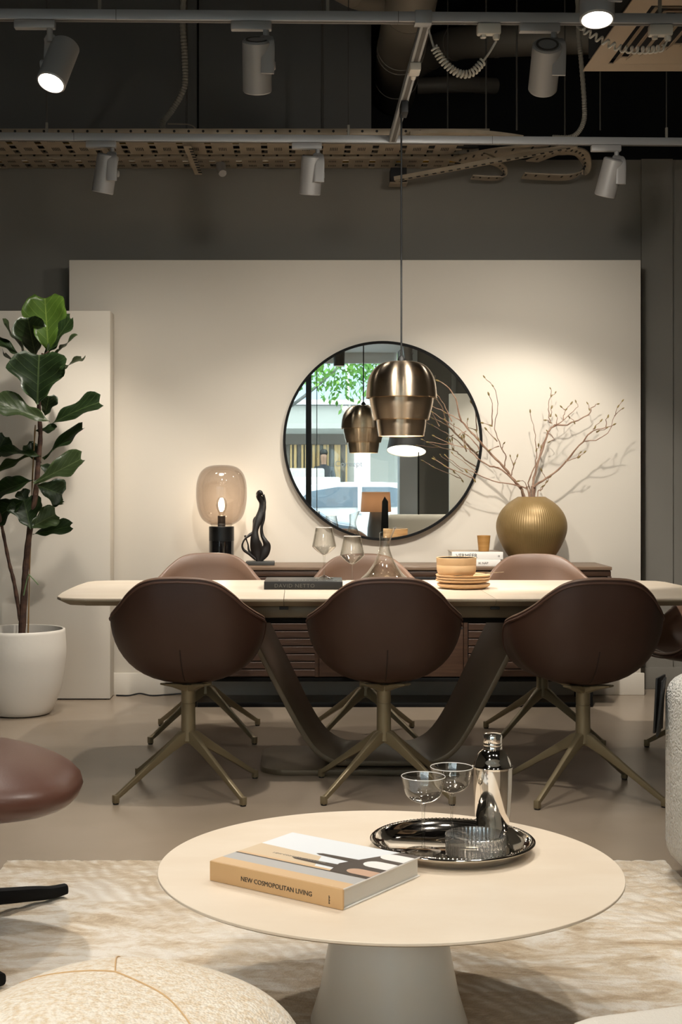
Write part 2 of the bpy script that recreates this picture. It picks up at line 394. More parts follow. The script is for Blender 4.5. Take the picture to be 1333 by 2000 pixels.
# cable trays: side rails and cross plates with open gaps
def cable_tray(label, x0, x1, y0, y1, z, step=.15, bend=None):
    t = thing('cable_tray', label, 'cable tray', ((x0+x1)/2, (y0+y1)/2, z)); hw = (x1-x0)/2; hd = (y1-y0)/2
    for s in (-1, 1):
        r = obj('side_rail', bx((-hw, s*hd-.004, 0), (hw, s*hd+.004, .032), .001), M['tray'], t)
        b = None
        for k in range(int(2*hw/.075)):
            xx = -hw+.04+k*.075
            c_ = lathe([(0, 0), (.007, 0), (.007, .011), (0, .011)], 10)
            c_.transform(Matrix.Translation((xx, s*hd+.0055, .018)) @ Matrix.Rotation(math.pi/2, 4, 'X')); b = merge(b, c_)
        h = obj('rail_hole', b, M['black'], r, smooth=0); h['kind'] = 'stuff'
    plate = bx((-.058, -hd+.004, -.001), (.058, hd-.004, .002))
    me = bpy.data.meshes.new('tray_plate'); plate.to_mesh(me); plate.free(); me.materials.append(M['tray'])
    rung = bmesh.new()
    nb = max(2, int(2*hd/.1))
    for k in range(nb+1):
        yy = -hd+.01+(2*hd-.02)*k/nb
        bx((-.0165, yy-.014, -.001), (.0165, yy+.014, .002), bm=rung)
    mr = bpy.data.meshes.new('tray_rung'); rung.to_mesh(mr); rung.free(); mr.materials.append(M['tray'])
    sl = bmesh.new()
    for k in range(5):
        for j in range(2):
            bx((-.020+k*.009, -hd*.62+j*hd*.9, -.0022), (-.016+k*.009, -hd*.62+j*hd*.9+hd*.3, -.0008), bm=sl)
    ms = bpy.data.meshes.new('slot'); sl.to_mesh(ms); sl.free(); ms.materials.append(M['black'])
    n = int(2*hw/step)
    for k in range(n):
        p = bpy.data.objects.new('tray_plate', me); COL.objects.link(p); p.parent = t; p.location = (-hw+.05+k*step, 0, 0)
        g = bpy.data.objects.new('slot', ms); COL.objects.link(g); g.parent = p
        p = bpy.data.objects.new('tray_rung', mr); COL.objects.link(p); p.parent = t; p.location = (-hw+.05+(k+.5)*step, 0, 0)
    # cables lying in the tray
    for q, (yy, cm) in enumerate(((-.3*hd, 'wirewhite'), (.1*hd, 'yellow'), (.45*hd, 'blackplastic'))):
        obj('laid_cable', tube([(-hw+.02, yy, .012), (0, yy+.02, .012), (hw-.02, yy-.02, .012)], .008, 6), M[cm], t)
    return t
M['yellow'] = mat('yellow_cable', '#b88a2a', .5)
cable_tray('wide perforated cable tray hung behind the far lighting track', -1.95, 1.0, 7.08, 7.50, 2.985)
cable_tray('narrow perforated cable tray hung right against the dark back wall', -1.95, .95, 7.60, 7.83, 2.985)
# loose tray offcuts, brackets and struts at the open end
def strut(label, pts, w, h, parentname='strut_channel', holes=True, m='tray'):
    o = Vector(pts[0]); t = thing(parentname, label, 'bracket', o)
    p = [Vector(q)-o for q in pts]
    r = obj('channel', tube(p, (w, h) if False else [(w, h)]*len(p), 4, up=(0, 0, 1), ex=8), M[m], t, smooth=0)
    if holes:
        d = p[-1]-p[0]; n = int(d.length/.045); b = bmesh.new()
        dn_ = d.normalized(); ang = Vector((1, 0, 0)).rotation_difference(dn_)
        for k in range(1, n):
            c = bx((-.010, -w-.002, -h-.0015), (.010, -w*.2, -h+.001)); c.transform(Matrix.Translation(p[0]+d*(k/n)) @ ang.to_matrix().to_4x4()); b = merge(b, c)
        if len(b.verts):
            hh = obj('slot_holes', b, M['black'], r, smooth=0); hh['kind'] = 'stuff'
        else: b.free()
    return t
strut('long diagonal slotted channel crossing under the end of cable trays', [P(772, 350, 7.5), P(1128, 284, 7.15)], .022, .012)
strut('short slotted hanger strip dropping from the cable tray', [P(366, 284, 7.1), P(388, 340, 7.62)], .022, .004)
t = thing('junction_box', 'small open black junction box at the end of diagonal channel', 'junction box', P(778, 345, 7.66))
obj('box', bx((-.045, -.05, -.04), (.045, .05, .04), .003), M['black'], t); obj('flange', bx((-.05, -.055, -.046), (.05, .055, -.04), .002), M['tray'], t)
def loop(label, pts, w=.03, h=.004, rails=True):
    o = Vector(pts[0]); t = thing('tray_bend', label, 'cable tray', o)
    p = [Vector(q) for q in cat([tuple(Vector(k)-o) for k in pts], 8)]
    obj('band', tube(p, [(h, w)]*len(p), 4, up=(0, 1, 0), ex=8), M['tray'], t, smooth=0)
    b = bmesh.new()
    for a_, b_ in zip(p[::2], p[1::2]):
        c = (a_+b_)/2; bx((c.x-.005, c.y-w*.7, c.z-.005), (c.x+.005, c.y-w*.2, c.z+.005), bm=b)
    hh = obj('band_slots', b, M['black'], t, smooth=0); hh['kind'] = 'stuff'
    return t
loop('wide looped tray offcut bent back on itself at the tray end', [P(1022, 343, 7.6), P(1110, 346, 7.6), P(1140, 330, 7.6), P(1132, 302, 7.5), P(1096, 296, 7.4), P(1040, 315, 7.5)], .075)
loop('small bent tray offcut beside the diagonal channel', [P(922, 346, 7.65), P(978, 347, 7.65), P(978, 326, 7.6), P(935, 300, 7.4)], .05)
loop('long slanting perforated tray strip running up to the far track', [P(895, 316, 7.55), P(960, 300, 7.4), P(1090, 286, 7.2)], .10)
loop('curved perforated edge strip above the far lighting track', [P(800, 262, 7.0), P(880, 258, 7.02), P(960, 262, 7.04), P(1020, 270, 7.06)], .03, .01)
t = thing('ceiling_camera', 'small pale cylinder sensor under the narrow cable tray', 'sensor', P(432, 322, 7.7))
obj('body', tube([(0, 0, .02), (0, -.01, -.02), (.012, -.05, -.06)], [.026, .028, .022], 16), M['grey_metal'], t)
obj('mount', bx((-.02, -.02, .02), (.02, .02, .066)), M['tray'], t)
# conduits and hanging rods
def conduit(label, pts, r, rib=True):
    o = Vector(pts[-1]); t = thing('flexible_conduit', label, 'conduit', o)
    p = cat([tuple(Vector(q)-o) for q in pts], 40)
    obj('sleeve', tube(p, [r*(1+.10*math.sin(i*1.57)) for i in range(len(p))] if rib else r, 10), M['conduit'], t)
    return t
conduit('ribbed grey conduit curling down onto the cable tray from the bulkhead', [P(362, -60, 7.2), P(357, 40, 7.2), P(361, 110, 7.2), P(360, 170, 7.2), P(336, 215, 7.2), P(318, 240, 7.2), P(322, 258, 7.2)], .016)
conduit('ribbed grey conduit hanging beside the air diffuser', [P(1126, -240, 6.9), P(1130, 40, 6.9), P(1136, 120, 6.9), P(1142, 200, 6.9), P(1140, 240, 6.9), P(1120, 266, 6.9), P(1080, 268, 6.9)], .012)
t = thing('steel_bracket', 'thin bent steel bracket lying on the cable tray by conduit', 'bracket', P(330, 258, 7.2))
obj('strip', tube([Vector(q)-P(330, 258, 7.2) for q in cat([tuple(P(328, 242, 7.2)), tuple(P(372, 244, 7.15)), tuple(P(386, 258, 7.15))], 6)], (.004), 6), M['tray'], t)
for px, dd, r, lb in ((365, 7.3, .005, 'thin steel rod beside the conduit curling onto the cable tray'), (630, 7.3, .008, 'thickest steel rod holding up the wide cable tray'), (950, 7.3, .005, 'steel rod rising behind the looped end of the coiled cable'), (1010, 7.2, .005, 'steel rod between the coiled cable and a near track spotlight'), (875, 7.3, .004, 'fine steel rod rising behind the sagging coiled cable'), (1173, 7.2, .004, 'fine steel rod hanging below the square air diffuser'), (1104, 7.3, .004, 'fine steel rod beside the conduit by the air diffuser')):
    o = tag(obj('threaded_rod', lathe([(0, 0), (r, 0), (r*.8, 1.2), (0, 1.2)], 8), M['rod'], None), lb, 'rod', 'threaded rods above the cable trays')
    o.location = (fx(px, dd), dd, 3.04)
# round ducts in the void
def duct(label, pts, r, bands):
    o = Vector(pts[0]); t = thing('air_duct', label, 'duct', o)
    p = cat([tuple(Vector(q)-o) for q in pts], 8)
    obj('pipe', tube(p, r, 28), M['duct'], t)
    for k in bands:
        i = min(int(k*(len(p)-1)), len(p)-2); a = Vector(p[i]); d_ = (Vector(p[i+1])-a).normalized()
        obj('band', tube([a, a+d_*.02], r*1.03, 28), M['duct'], t)
    return t
duct('large round duct rising through the dark ceiling void', [P(815, -60, 7.0), P(800, 20, 7.2), P(785, 90, 7.7), P(775, 150, 8.6), P(772, 185, 9.3)], .135, (.25, .5, .55, .75))
duct('horizontal round duct crossing the void behind the air diffuser', [P(800, 130, 8.9), P(850, 100, 8.7), P(900, 84, 8.5), P(1000, 78, 8.3), P(1180, 72, 8.2)], .10, (.2, .45, .7, .9))
duct('short dark round duct low in the ceiling void', [P(815, 168, 9.2), P(900, 165, 9.2), P(968, 168, 9.3)], .055, (.3, .7))
duct('slanting pale duct cut by the top of the cross track', [P(590, -70, 6.6), P(690, -8, 7.0), P(770, 10, 7.3)], .06, (.5,))
# air diffuser
t = thing('air_diffuser', 'square beige ceiling air diffuser with nested slots', 'vent', (1.72, 5.58, 3.0))
R = .455
def ring(r0, r1, z0, z1, bm=None):
    for k in range(4):
        b = bmesh.new(); c = []
        for (r, z) in ((r0, z0), (r1, z1)):
            for s in (-1, 1): c.append((s*r, -r, z))
        th = .006
        v = [b.verts.new(q) for q in c]+[b.verts.new((q[0], q[1], q[2]+th)) for q in c]
        for f in ((0, 1, 3, 2), (4, 6, 7, 5), (0, 4, 5, 1), (2, 3, 7, 6), (0, 2, 6, 4), (1, 5, 7, 3)): b.faces.new([v[i] for i in f])
        bmesh.ops.recalc_face_normals(b, faces=b.faces)
        b.transform(Matrix.Rotation(k*math.pi/2, 4, 'Z')); bm = merge(bm, b)
    return bm
obj('frame', ring(R, R-.09, 0, .004), M['diffuser'], t, smooth=0)
for k in range(7):
    r0 = R-.108-k*.045
    obj('vane', ring(r0, r0-.026, 0, .018), M['diffuser'], t, smooth=0)
obj('centre_plate', bx((-.02, -.02, .0), (.02, .02, .008)), M['diffuser'], t)
obj('plenum', bx((-R+.02, -R+.02, .05), (R-.02, R-.02, .32)), M['black'], t)
t = thing('duct_wrap', 'crumpled pale foil wrapped duct above the air diffuser', 'duct', P(1270, -12, 4.96))
b = tube(cat([(-.08, 0, .11), (.1, 0, .11), (.35, 0, .11), (.7, 0, .12)], 10), .07, 20)
for v in b.verts: v.co += Vector([random.uniform(-.008, .008) for _ in range(3)])
obj('wrap', b, mat('foil_wrap', '#b9aa94', .5), t)
# ================================================================== SIDEBOARD
def wood(name, a, b_, rough=.45):
    return mat(name, a, rough, var=b_, vscale=6, stretch=(1, 6, 14), vdet=6, bump=.12, bscale=14)
M['walnut'] = wood('dark_oak', '#3d2a1f', '#4c3628')
M['walnut_top'] = wood('dark_oak_top', '#6d5846', '#7b6552', .4)
sb = thing('sideboard', 'long dark oak sideboard with slatted doors on a black frame', 'sideboard', (.505, 7.395, 0))
hw = 1.155
obj('top', bx((-hw, -.205, .722), (hw, .205, .74), .002), M['walnut_top'], sb)
obj('body', bx((-hw+.003, -.185, .156), (hw-.003, .203, .721), .002), M['walnut'], sb)
obj('top_rail', bx((-hw+.004, -.2, .69), (hw-.004, -.186, .716), .002), M['walnut'], sb)
for x in (-hw+.012, -.4, .385, hw-.012):
    obj('divider', bx((x-.010, -.203, .16), (x+.010, -.186, .69), .001), M['walnut'], sb)
slat = bx((-.366, -.202, -.0182), (.366, -.186, .0182), .0035)
sm = bpy.data.meshes.new('slat'); slat.to_mesh(sm); slat.free(); sm.materials.append(M['walnut'])
for k, xc in enumerate((-.772, .765)):
    dr = obj('slatted_door', bx((xc-.368, -.19, .162), (xc+.368, -.187, .688)), M['black'], sb)
    for j in range(13):
        o = bpy.data.objects.new('slat', sm); COL.objects.link(o); o.parent = dr; o.location = (xc, 0, .181+j*.0405)
for z0, z1 in ((.162, .425), (.433, .688)):
    dr = obj('drawer_front', bx((-.386, -.203, z0), (.371, -.186, z1), .003), M['walnut'], sb)
    obj('finger_groove', bx((-.384, -.2045, z1-.012), (.369, -.2035, z1-.002)), M['black'], dr)
for s in (-1, 1):
    obj('leg', bx((s*1.045-.012, -.195, 0), (s*1.045+.012, -.17, .155), .002), M['blackm'], sb)
    obj('leg', bx((s*1.045-.012, .15, 0), (s*1.045+.012, .175, .155), .002), M['blackm'], sb)
obj('floor_rail', bx((-1.03, -.195, .0), (1.03, -.172, .022), .002), M['blackm'], sb)
obj('under_frame', bx((-1.03, -.195, .135), (1.03, .175, .155), .002), M['blackm'], sb)
SBZ = .7405

# ================================================================== ROUND MIRROR
mr = thing('round_mirror', 'large round wall mirror with thin black frame on cream panel', 'mirror', (.477, 7.598, 1.415))
Rm = .552
ry = Matrix.Rotation(math.pi/2, 4, 'X')
b = lathe([(Rm-.013, .034), (Rm, .034), (Rm+.001, .03), (Rm, -.01), (Rm-.03, -.01), (Rm-.03, .02), (Rm-.013, .02), (Rm-.013, .034)], 128); b.transform(ry)
obj('frame', b, M['blackm'], mr)
b = lathe([(0, .0215), (Rm-.0135, .0215), (Rm-.0135, .021), (0, .021)], 128); b.transform(ry)
obj('mirror_glass', b, mat('mirror_silver', '#eef2f0', .0, metal=1), mr, smooth=20)

# ================================================================== TABLE LAMP
t = thing('table_lamp', 'table lamp with smoked glass globe and glossy black cylinder base', 'lamp', (fx(433, 7.4), 7.4, SBZ))
obj('base', lathe([(0, 0), (.066, 0), (.068, .002), (.068, .128), (0, .128)], 48), mat('black_marble', '#0c0c0d', .12, coat=.5), t)
obj('collar', lathe([(0, .1285), (.068, .1285), (.068, .204), (.066, .206), (0, .206)], 48), mat('black_satin', '#0e0e0e', .35), t)
obj('seat_ring', lathe([(.022, .2065), (.056, .2065), (.056, .214), (.022, .214)], 40), M['glass'], t)
gp = cat([(.058, .215), (.075, .222), (.105, .245), (.125, .285), (.136, .34), (.138, .39), (.134, .445), (.118, .492), (.09, .522), (.05, .536), (.001, .539)], 4)
obj('glass_globe', lathe([(r, z) for r, z in gp[:-1]]+[(0, .539)], 56), M['smoke'], t, smooth=80)
obj('socket', lathe([(0, .207), (.021, .207), (.021, .262), (.018, .265), (0, .265)], 28), mat('bronze_socket', '#4a3f35', .35, metal=.6), t)
bl = obj('bulb', lathe([(0, .262), (.012, .264), (.014, .275), (.026, .3), (.03, .322), (.027, .343), (.016, .36), (0, .366)], 28), M['glass'], t)
ld = bpy.data.lights.new('bulb_lamp', 'POINT'); ld.energy = 3.6; ld.color = (1, .88, .72); ld.shadow_soft_size = .022
lo = bpy.data.objects.new('bulb_lamp', ld); COL.objects.link(lo); lo.parent = t; lo.location = (0, 0, .32)
# lamp flex on the floor
o = tag(obj('lamp_flex', tube(cat([(-1.0, 7.57, .005), (-.93, 7.555, .006), (-.87, 7.575, .014), (-.8, 7.555, .006), (-.7, 7.575, .009), (-.62, 7.585, .012), (-.4, 7.585, .006)], 8), .0045, 8), M['blackplastic']),
    'thin black lamp flex lying along the skirting behind sideboard', 'cord')

# ================================================================== SCULPTURE
def s7(px, py, dy=0): p = P(340+px/5.127, 880+py/5.127, 7.36+dy); return tuple(p-Vector((fx(508, 7.36), 7.36, SBZ)))
t = thing('sculpture', 'black twisted flame shaped sculpture on a flat black plinth', 'sculpture', (fx(508, 7.36), 7.36, SBZ))
M['blackw'] = mat('black_wood', '#17120f', .45, bump=.1, bscale=80)
obj('plinth', bx((-.075, -.05, 0), (.079, .05, .020), .002), mat('grey_plinth', '#3b3b38', .5), t)
def ribbon(nm, pts, rad, n=14):
    p = cat(pts, 7); r = cat(rad, 7)
    obj(nm, tube(p, [(max(a, .001), max(c, .001)) for a, c in r], n, up=(0, 1, 0)), M['blackw'], t)
ribbon('main_blade', [s7(845, 1108), s7(825, 1000), s7(812, 900, -.01), s7(815, 800, -.005), s7(845, 700), s7(882, 600, .01), s7(885, 520, .01), s7(850, 455), s7(862, 420, -.01), s7(890, 440, -.012)],
       [(.012, .014), (.030, .014), (.026, .012), (.017, .011), (.022, .009), (.021, .009), (.018, .009), (.016, .010), (.014, .011), (.006, .006)])
ribbon('left_loop', [s7(820, 1090, -.005), s7(755, 1035, -.01), s7(700, 995, -.015), s7(685, 945, -.015), s7(712, 885, -.012), s7(760, 845, -.008), s7(815, 810)],
       [(.008, .008), (.008, .008), (.007, .009), (.005, .009), (.005, .009), (.009, .008), (.006, .006)])
ribbon('inner_loop', [s7(800, 1060, .01), s7(752, 1000, .01), s7(742, 940, .012), s7(725, 890, .01), s7(712, 850, .008)],
       [(.006, .008), (.006, .008), (.004, .007), (.004, .007), (.006, .006)])
ribbon('right_belly', [s7(860, 1108), s7(905, 1030), s7(930, 955), s7(912, 905, -.005), s7(885, 850), s7(878, 770), s7(900, 690), s7(908, 600), s7(912, 510), s7(895, 440)],
       [(.010, .012), (.026, .014), (.022, .013), (.014, .011), (.010, .009), (.008, .008), (.007, .007), (.006, .006), (.006, .006), (.007, .007)])
ribbon('back_fin', [s7(850, 1108, .01), s7(862, 1020, .012), s7(868, 940, .012), s7(845, 880, .01)], [(.008, .008), (.016, .008), (.008, .006), (.002, .003)])
ribbon('upper_fin', [s7(790, 800, .01), s7(800, 740, .012), s7(805, 690, .012), s7(828, 655, .012)], [(.003, .004), (.006, .006), (.007, .006), (.003, .004)])

# ================================================================== VASE, BRANCHES, BOOKS ON THE SIDEBOARD
VX, VY = fx(1039, 7.4), 7.40
vp = cat([(.075, 0), (.105, .022), (.138, .065), (.167, .118), (.184, .163), (.190, .2), (.187, .235), (.174, .272), (.152, .305), (.12, .336), (.08, .362)], 5)
m_v = bpy.data.materials.new('amber_fluted'); m_v.use_nodes = True
bs = m_v.node_tree.nodes['Principled BSDF']; bs.inputs['Base Color'].default_value = lin('#8d744a'); bs.inputs['Metallic'].default_value = .35
bs.inputs['Roughness'].default_value = .42
o = tag(obj('globe_vase', lathe([(0, 0)]+vp+[(.074, .366), (.07, .36), (.09, .33), (.125, .28), (.165, .2), (.14, .1), (.06, .02), (0, .02)], 360, rib=.0035, ribn=90), m_v, None, smooth=60, loc=(VX, VY, SBZ)),
        'large round amber fluted vase holding bare branches', 'vase')
M['bark'] = mat('twig_bark', '#7a5b49', .7, var='#9f836e', vscale=25, bump=.2, bscale=150)
M['bud'] = mat('bud_green', '#7d6a3c', .6)
bud = lathe([(0, -.012), (.0035, -.006), (.0045, 0), (.003, .008), (0, .013)], 6)
bud_me = bpy.data.meshes.new('bud'); bud.to_mesh(bud_me); bud.free(); bud_me.materials.append(M['bud'])
def s6(x, y): return 830+x/3.1, 720+y/3.1
def branch(label, stems, r0, dtip, dy0=0):
    """stems: list of pixel polylines; the first is the main stem, the rest fork from it; depth follows height above the vase"""
    base = Vector((VX+ (s6(*stems[0][0])[0]-1039)/F*7.4*.6, VY+dy0, SBZ+.022))
    t = thing('magnolia_branch', label, 'branch', base)
    def w(q):
        px, py = s6(*q); k = min(max((775-q[1])/600, 0), 1.15); k = max(k, min(abs(q[0]-650)/620, 1))
        return P(px, py, VY+dy0*(1-k)+dtip*k)-base
    for i, st in enumerate(stems):
        pts = [tuple(w(q)) for q in st]
        if i == 0: pts = [(0, 0, 0)]+pts
        pts = cat(pts, 4); n = len(pts)
        pts = [p if k in (0, n-1) else tuple(c_+random.uniform(-.0035, .0035) for c_ in p) for k, p in enumerate(pts)]
        a = r0 if i == 0 else max(r0*.4, .0025)
        rr = [max(a*(1-.75*k/(n-1)), .0017)*(1+.12*math.sin(k*2.3)) for k in range(n)]
        if i == 0:
            ms = obj('stem', tube(pts, rr, 8), M['bark'], t)
        else: obj('twig', tube(pts, rr, 6), M['bark'], t)
        e = Vector(pts[-1]); d_ = (e-Vector(pts[-2])).normalized()
        for kk in range(2 if i % 2 else 1):
            bo = bpy.data.objects.new('bud', bud_me); COL.objects.link(bo); bo.parent = t
            f = (n-1)-kk*3; bo.location = Vector(pts[f])+d_*.006*(1-kk)
            dd = (d_+Vector((random.uniform(-.5, .5), random.uniform(-.3, .3), .2))*kk).normalized()
            bo.rotation_euler = Vector((0, 0, 1)).rotation_difference(dd).to_euler(); s_ = random.uniform(.75, 1.15); bo.scale = (s_, s_, s_)
branch('thick bare branch leaning left from the vase before the mirror', [
    [(600, 775), (560, 700), (480, 600), (380, 490), (300, 405), (225, 315), (195, 200), (150, 120), (85, 75)],
    [(480, 600), (490, 530), (460, 470), (425, 365), (440, 240), (430, 130), (365, 55)],
    [(408, 345), (412, 230), (390, 160)], [(410, 347), (355, 330)], [(450, 470), (400, 490)], [(440, 440), (375, 370)], [(468, 490), (478, 455)],
    [(520, 650), (540, 590), (560, 535)], [(540, 590), (520, 535)],
    [(330, 490), (290, 430), (220, 375), (150, 330), (50, 265)], [(165, 320), (130, 240), (75, 160)], [(225, 325), (150, 275), (50, 230)],
    [(300, 405), (262, 350), (260, 312)], [(330, 440), (315, 385)], [(250, 380), (215, 395)]], .0092, -.18)
branch('slender bare branch reaching level across the mirror edge', [
    [(606, 775), (470, 615), (400, 590), (330, 550), (280, 500), (240, 480), (150, 460), (25, 445)], [(250, 482), (228, 420)], [(255, 485), (240, 415)], [(170, 458), (60, 410)]], .006, -.15, -.02)
branch('thin low bare branch spreading left below the others', [
    [(632, 760), (600, 720), (520, 700), (380, 670), (290, 620), (220, 600), (130, 530)], [(300, 665), (150, 605), (60, 550)], [(310, 620), (230, 560), (170, 515)], [(240, 605), (300, 672)],
    [(615, 735), (610, 690), (575, 680)]], .005, -.14, -.04)
branch('straight thin upright branch with a single tip', [[(640, 772), (630, 690), (670, 580), (676, 490), (665, 370), (640, 265)], [(676, 500), (690, 470)]], .005, -.05, .02)
branch('tall forked branch with clustered buds above the vase', [
    [(655, 772), (660, 690), (690, 560), (740, 410), (780, 350), (860, 340), (990, 280), (1010, 240), (1045, 215)],
    [(1000, 255), (990, 215)], [(780, 347), (830, 320), (920, 240), (918, 205)], [(760, 330), (750, 250), (760, 180), (790, 150)], [(764, 165), (765, 125)],
    [(766, 290), (768, 240)], [(742, 385), (785, 420), (760, 440)], [(840, 310), (850, 260), (885, 215)], [(800, 340), (800, 290)], [(870, 285), (905, 320)],
    [(850, 250), (832, 235)], [(770, 330), (738, 312)]], .008, .08, .03)
branch('long bare branch leaning right with twin forked tips', [
    [(662, 772), (675, 705), (760, 650), (860, 560), (960, 440), (1020, 375), (1110, 355), (1145, 340)],
    [(960, 440), (1060, 425), (1120, 370), (1150, 290), (1165, 240), (1195, 200)], [(1150, 288), (1195, 245)], [(850, 560), (920, 540), (965, 510)], [(925, 535), (940, 512)],
    [(1020, 368), (1065, 320)], [(1100, 360), (1098, 310), (1110, 295)], [(1040, 380), (1100, 362)]], .0075, -.25, .0)
branch('short crooked twig low on the vase mouth', [[(684, 776), (710, 730), (740, 680), (710, 620)], [(735, 690), (756, 660)], [(700, 740), (712, 715)]], .004, -.02, -.02)
branch('pale upright twig tangled behind the tall forked branch', [[(650, 772), (655, 690), (700, 500), (735, 410), (745, 380)], [(700, 500), (742, 400)]], .004, .1, .05)

def book(name, label, w, d, h, loc, rz, spine, cover, group=None):
    """closed hardback, spine towards -y; origin at the base centre"""
    t = thing(name, label, 'book', loc, rz, group)
    c = .003
    obj('page_block', bx((-w/2+.004, -d/2+.004, c), (w/2-.004, d/2-.004, h-c)), M['paper'], t)
    obj('cover', bx((-w/2, -d/2, h-c+.0003), (w/2, d/2, h), .0008), cover, t)
    obj('cover', bx((-w/2, -d/2, 0), (w/2, d/2, c-.0003), .0008), cover, t)
    obj('spine', bx((-w/2, -d/2-.003, 0), (w/2, -d/2+.0035, h), .0015), spine, t)
    return t
t = book('book', 'white hardback lying under the top white book by the vase', .285, .22, .034, (fx(922, 7.33), 7.36, SBZ), 0, M['white_print'], M['white_print'])
text('spine_lettering', 'IK NAP', .017, M['ink'], t, (.024, -.1135, .010), (math.pi/2, 0, 0))
t = book('book', 'white hardback with large spine letters under the wooden cup', .272, .21, .041, (fx(929.5, 7.33), 7.36, SBZ+.0345), 0, M['white_print'], mat('painting_cover', '#b9a68f', .4, var='#6f5f52', vscale=9))
text('spine_lettering', 'VERMEER', .031, M['ink'], t, (-.115, -.1085, .0095), (math.pi/2, 0, 0), sx=.9)
o = text('spine_emblem', 'o', .02, M['ink'], t, (.108, -.1085, .014), (math.pi/2, 0, 0))
o = tag(obj('wooden_cup', lathe([(0, 0), (.027, 0), (.028, .001), (.036, .083), (.036, .084), (.034, .084), (.026, .004), (0, .004)], 32), mat('turned_wood', '#b98a4e', .5, var='#a5763c', vscale=4, stretch=(1, 1, 12)), None, loc=(fx(946, 7.3), 7.31, SBZ+.0760)),
        'small tapered wooden cup standing on the stacked books', 'cup')

# ================================================================== DINING TABLE
TZ = .735; TX, TY = .36, 5.78
dt = thing('dining_table', 'long dining table with beige ceramic top and bent bronze pedestal', 'table', (TX, TY, 0))
hl, hd_ = 1.31, .51
def outline(x):  # half depth of the top along its length
    return hd_*(1-.05*(abs(x)/hl)**2.5)
def slab(x0, x1, z0, z1, inset0, inset1):
    """top piece between x0 and x1 with a chamfered underside; rounded corners at the free ends"""
    pts = []
    n = 14; xs = [x0+(x1-x0)*k/n for k in range(n+1)]
    up_ = []
    for x in xs: up_.append([x, outline(x)])
    poly = [(x, y) for x, y in up_]+[(x, -y) for x, y in up_[::-1]]
    # free ends: bowed with rounded corners
    if x1 > hl-.001:
        poly = [(x, outline(x)) for x in xs[:-2]]+[(hl-.09, outline(hl)-.004), (hl-.03, outline(hl)-.03), (hl-.005, outline(hl)-.09), (hl+.008, .2), (hl+.011, 0), (hl+.008, -.2), (hl-.005, -outline(hl)+.09), (hl-.03, -outline(hl)+.03), (hl-.09, -outline(hl)+.004)]+[(x, -outline(x)) for x in xs[:-2][::-1]]
    if x0 < -hl+.001:
        poly = [(-x, y) for x, y in [(x, outline(x)) for x in [-q for q in xs[2:]][::-1]]+[(hl-.09, outline(hl)-.004), (hl-.03, outline(hl)-.03), (hl-.005, outline(hl)-.09), (hl+.008, .2), (hl+.011, 0), (hl+.008, -.2), (hl-.005, -outline(hl)+.09), (hl-.03, -outline(hl)+.03), (hl-.09, -outline(hl)+.004)]+[(x, -outline(x)) for x in [-q for q in xs[2:]]]]
    return poly
def slabmesh(poly, z1, th, und, inset, x0, x1):
    b = bmesh.new()
    cx_, cy_ = 0, 0
    def ins(p, k):
        x, y = p; yy = y-math.copysign(min(k, abs(y)), y)
        xx = x
        if x > hl-.12: xx = x-k
        if x < -hl+.12: xx = x+k
        return (xx, yy)
    rows = [[b.verts.new((x, y, z1)) for x, y in poly], [b.verts.new((x, y, z1-th)) for x, y in poly],
            [b.verts.new((*ins(p, inset), z1-und)) for p in poly]]
    b.faces.new(rows[0]); b.faces.new(rows[2][::-1])
    for A, B in zip(rows, rows[1:]):
        for i in range(len(A)):
            j = (i+1) % len(A); b.faces.new((A[i], B[i], B[j], A[j]))
    bmesh.ops.recalc_face_normals(b, faces=b.faces)
    return b
for nm, x0, x1 in (('end_leaf', -hl, -.411), ('centre_leaf', -.409, .409), ('end_leaf', .411, hl)):
    pl = slab(x0, x1, 0, 0, 0, 0)
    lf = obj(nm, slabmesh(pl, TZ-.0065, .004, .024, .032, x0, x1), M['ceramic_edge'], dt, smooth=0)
    obj('ceramic_plate', slabmesh(pl, TZ, .003, .0062, .001, x0, x1), M['ceramic'], lf, smooth=0)
obj('apron', bx((-.72, -.42, .652), (.72, .42, TZ-.026), .010), M['olive_dark'], dt)
for sx in (-.41, .41):
    for sy in (-1, 1):
        obj('leaf_clip', bx((sx-.018, sy*.475-.008, TZ-.044), (sx+.018, sy*.475+.008, TZ-.0325), .002), M['blackplastic'], dt)
obj('runner', bx((-.6, -.33, .625), (.6, .33, .65), .004), M['blackm'], dt)
# bent band pedestal: front profile wider than the back one
def vprof(top, bot, z0, zt, r=.11):
    pts = []
    for s in (-1, 1):
        seq = [(s*top, zt), (s*(bot+(top-bot)*.55), z0+(zt-z0)*.55), (s*(bot+.075), z0+.155), (s*(bot+.005), z0+.055), (s*(bot-.07), z0+.008), (s*(bot-.14), z0)]
        pts += seq if s < 0 else seq[::-1]
    return cat(pts, 5)
fp = vprof(.60, .285, .028, .64); bp_ = vprof(.535, .235, .028, .64)
b = bmesh.new(); th = .022
def offs(p):
    o = []
    for i in range(len(p)):
        a, c = p[max(i-1, 0)], p[min(i+1, len(p)-1)]; tx, tz = c[0]-a[0], c[1]-a[1]; l = math.hypot(tx, tz)
        o.append((p[i][0]-tz/l*th, p[i][1]+tx/l*th))
    return o
rows = [[b.verts.new((x, y, z)) for x, z in q] for q, y in ((fp, -.21), (offs(fp), -.21), (offs(bp_), .24), (bp_, .24))]
n = len(fp)
for A, B in zip(rows, rows[1:]+rows[:1]):
    for i in range(n-1): b.faces.new((A[i], A[i+1], B[i+1], B[i]))
for i in (0, n-1): b.faces.new([r[i] for r in rows])
bmesh.ops.recalc_face_normals(b, faces=b.faces)
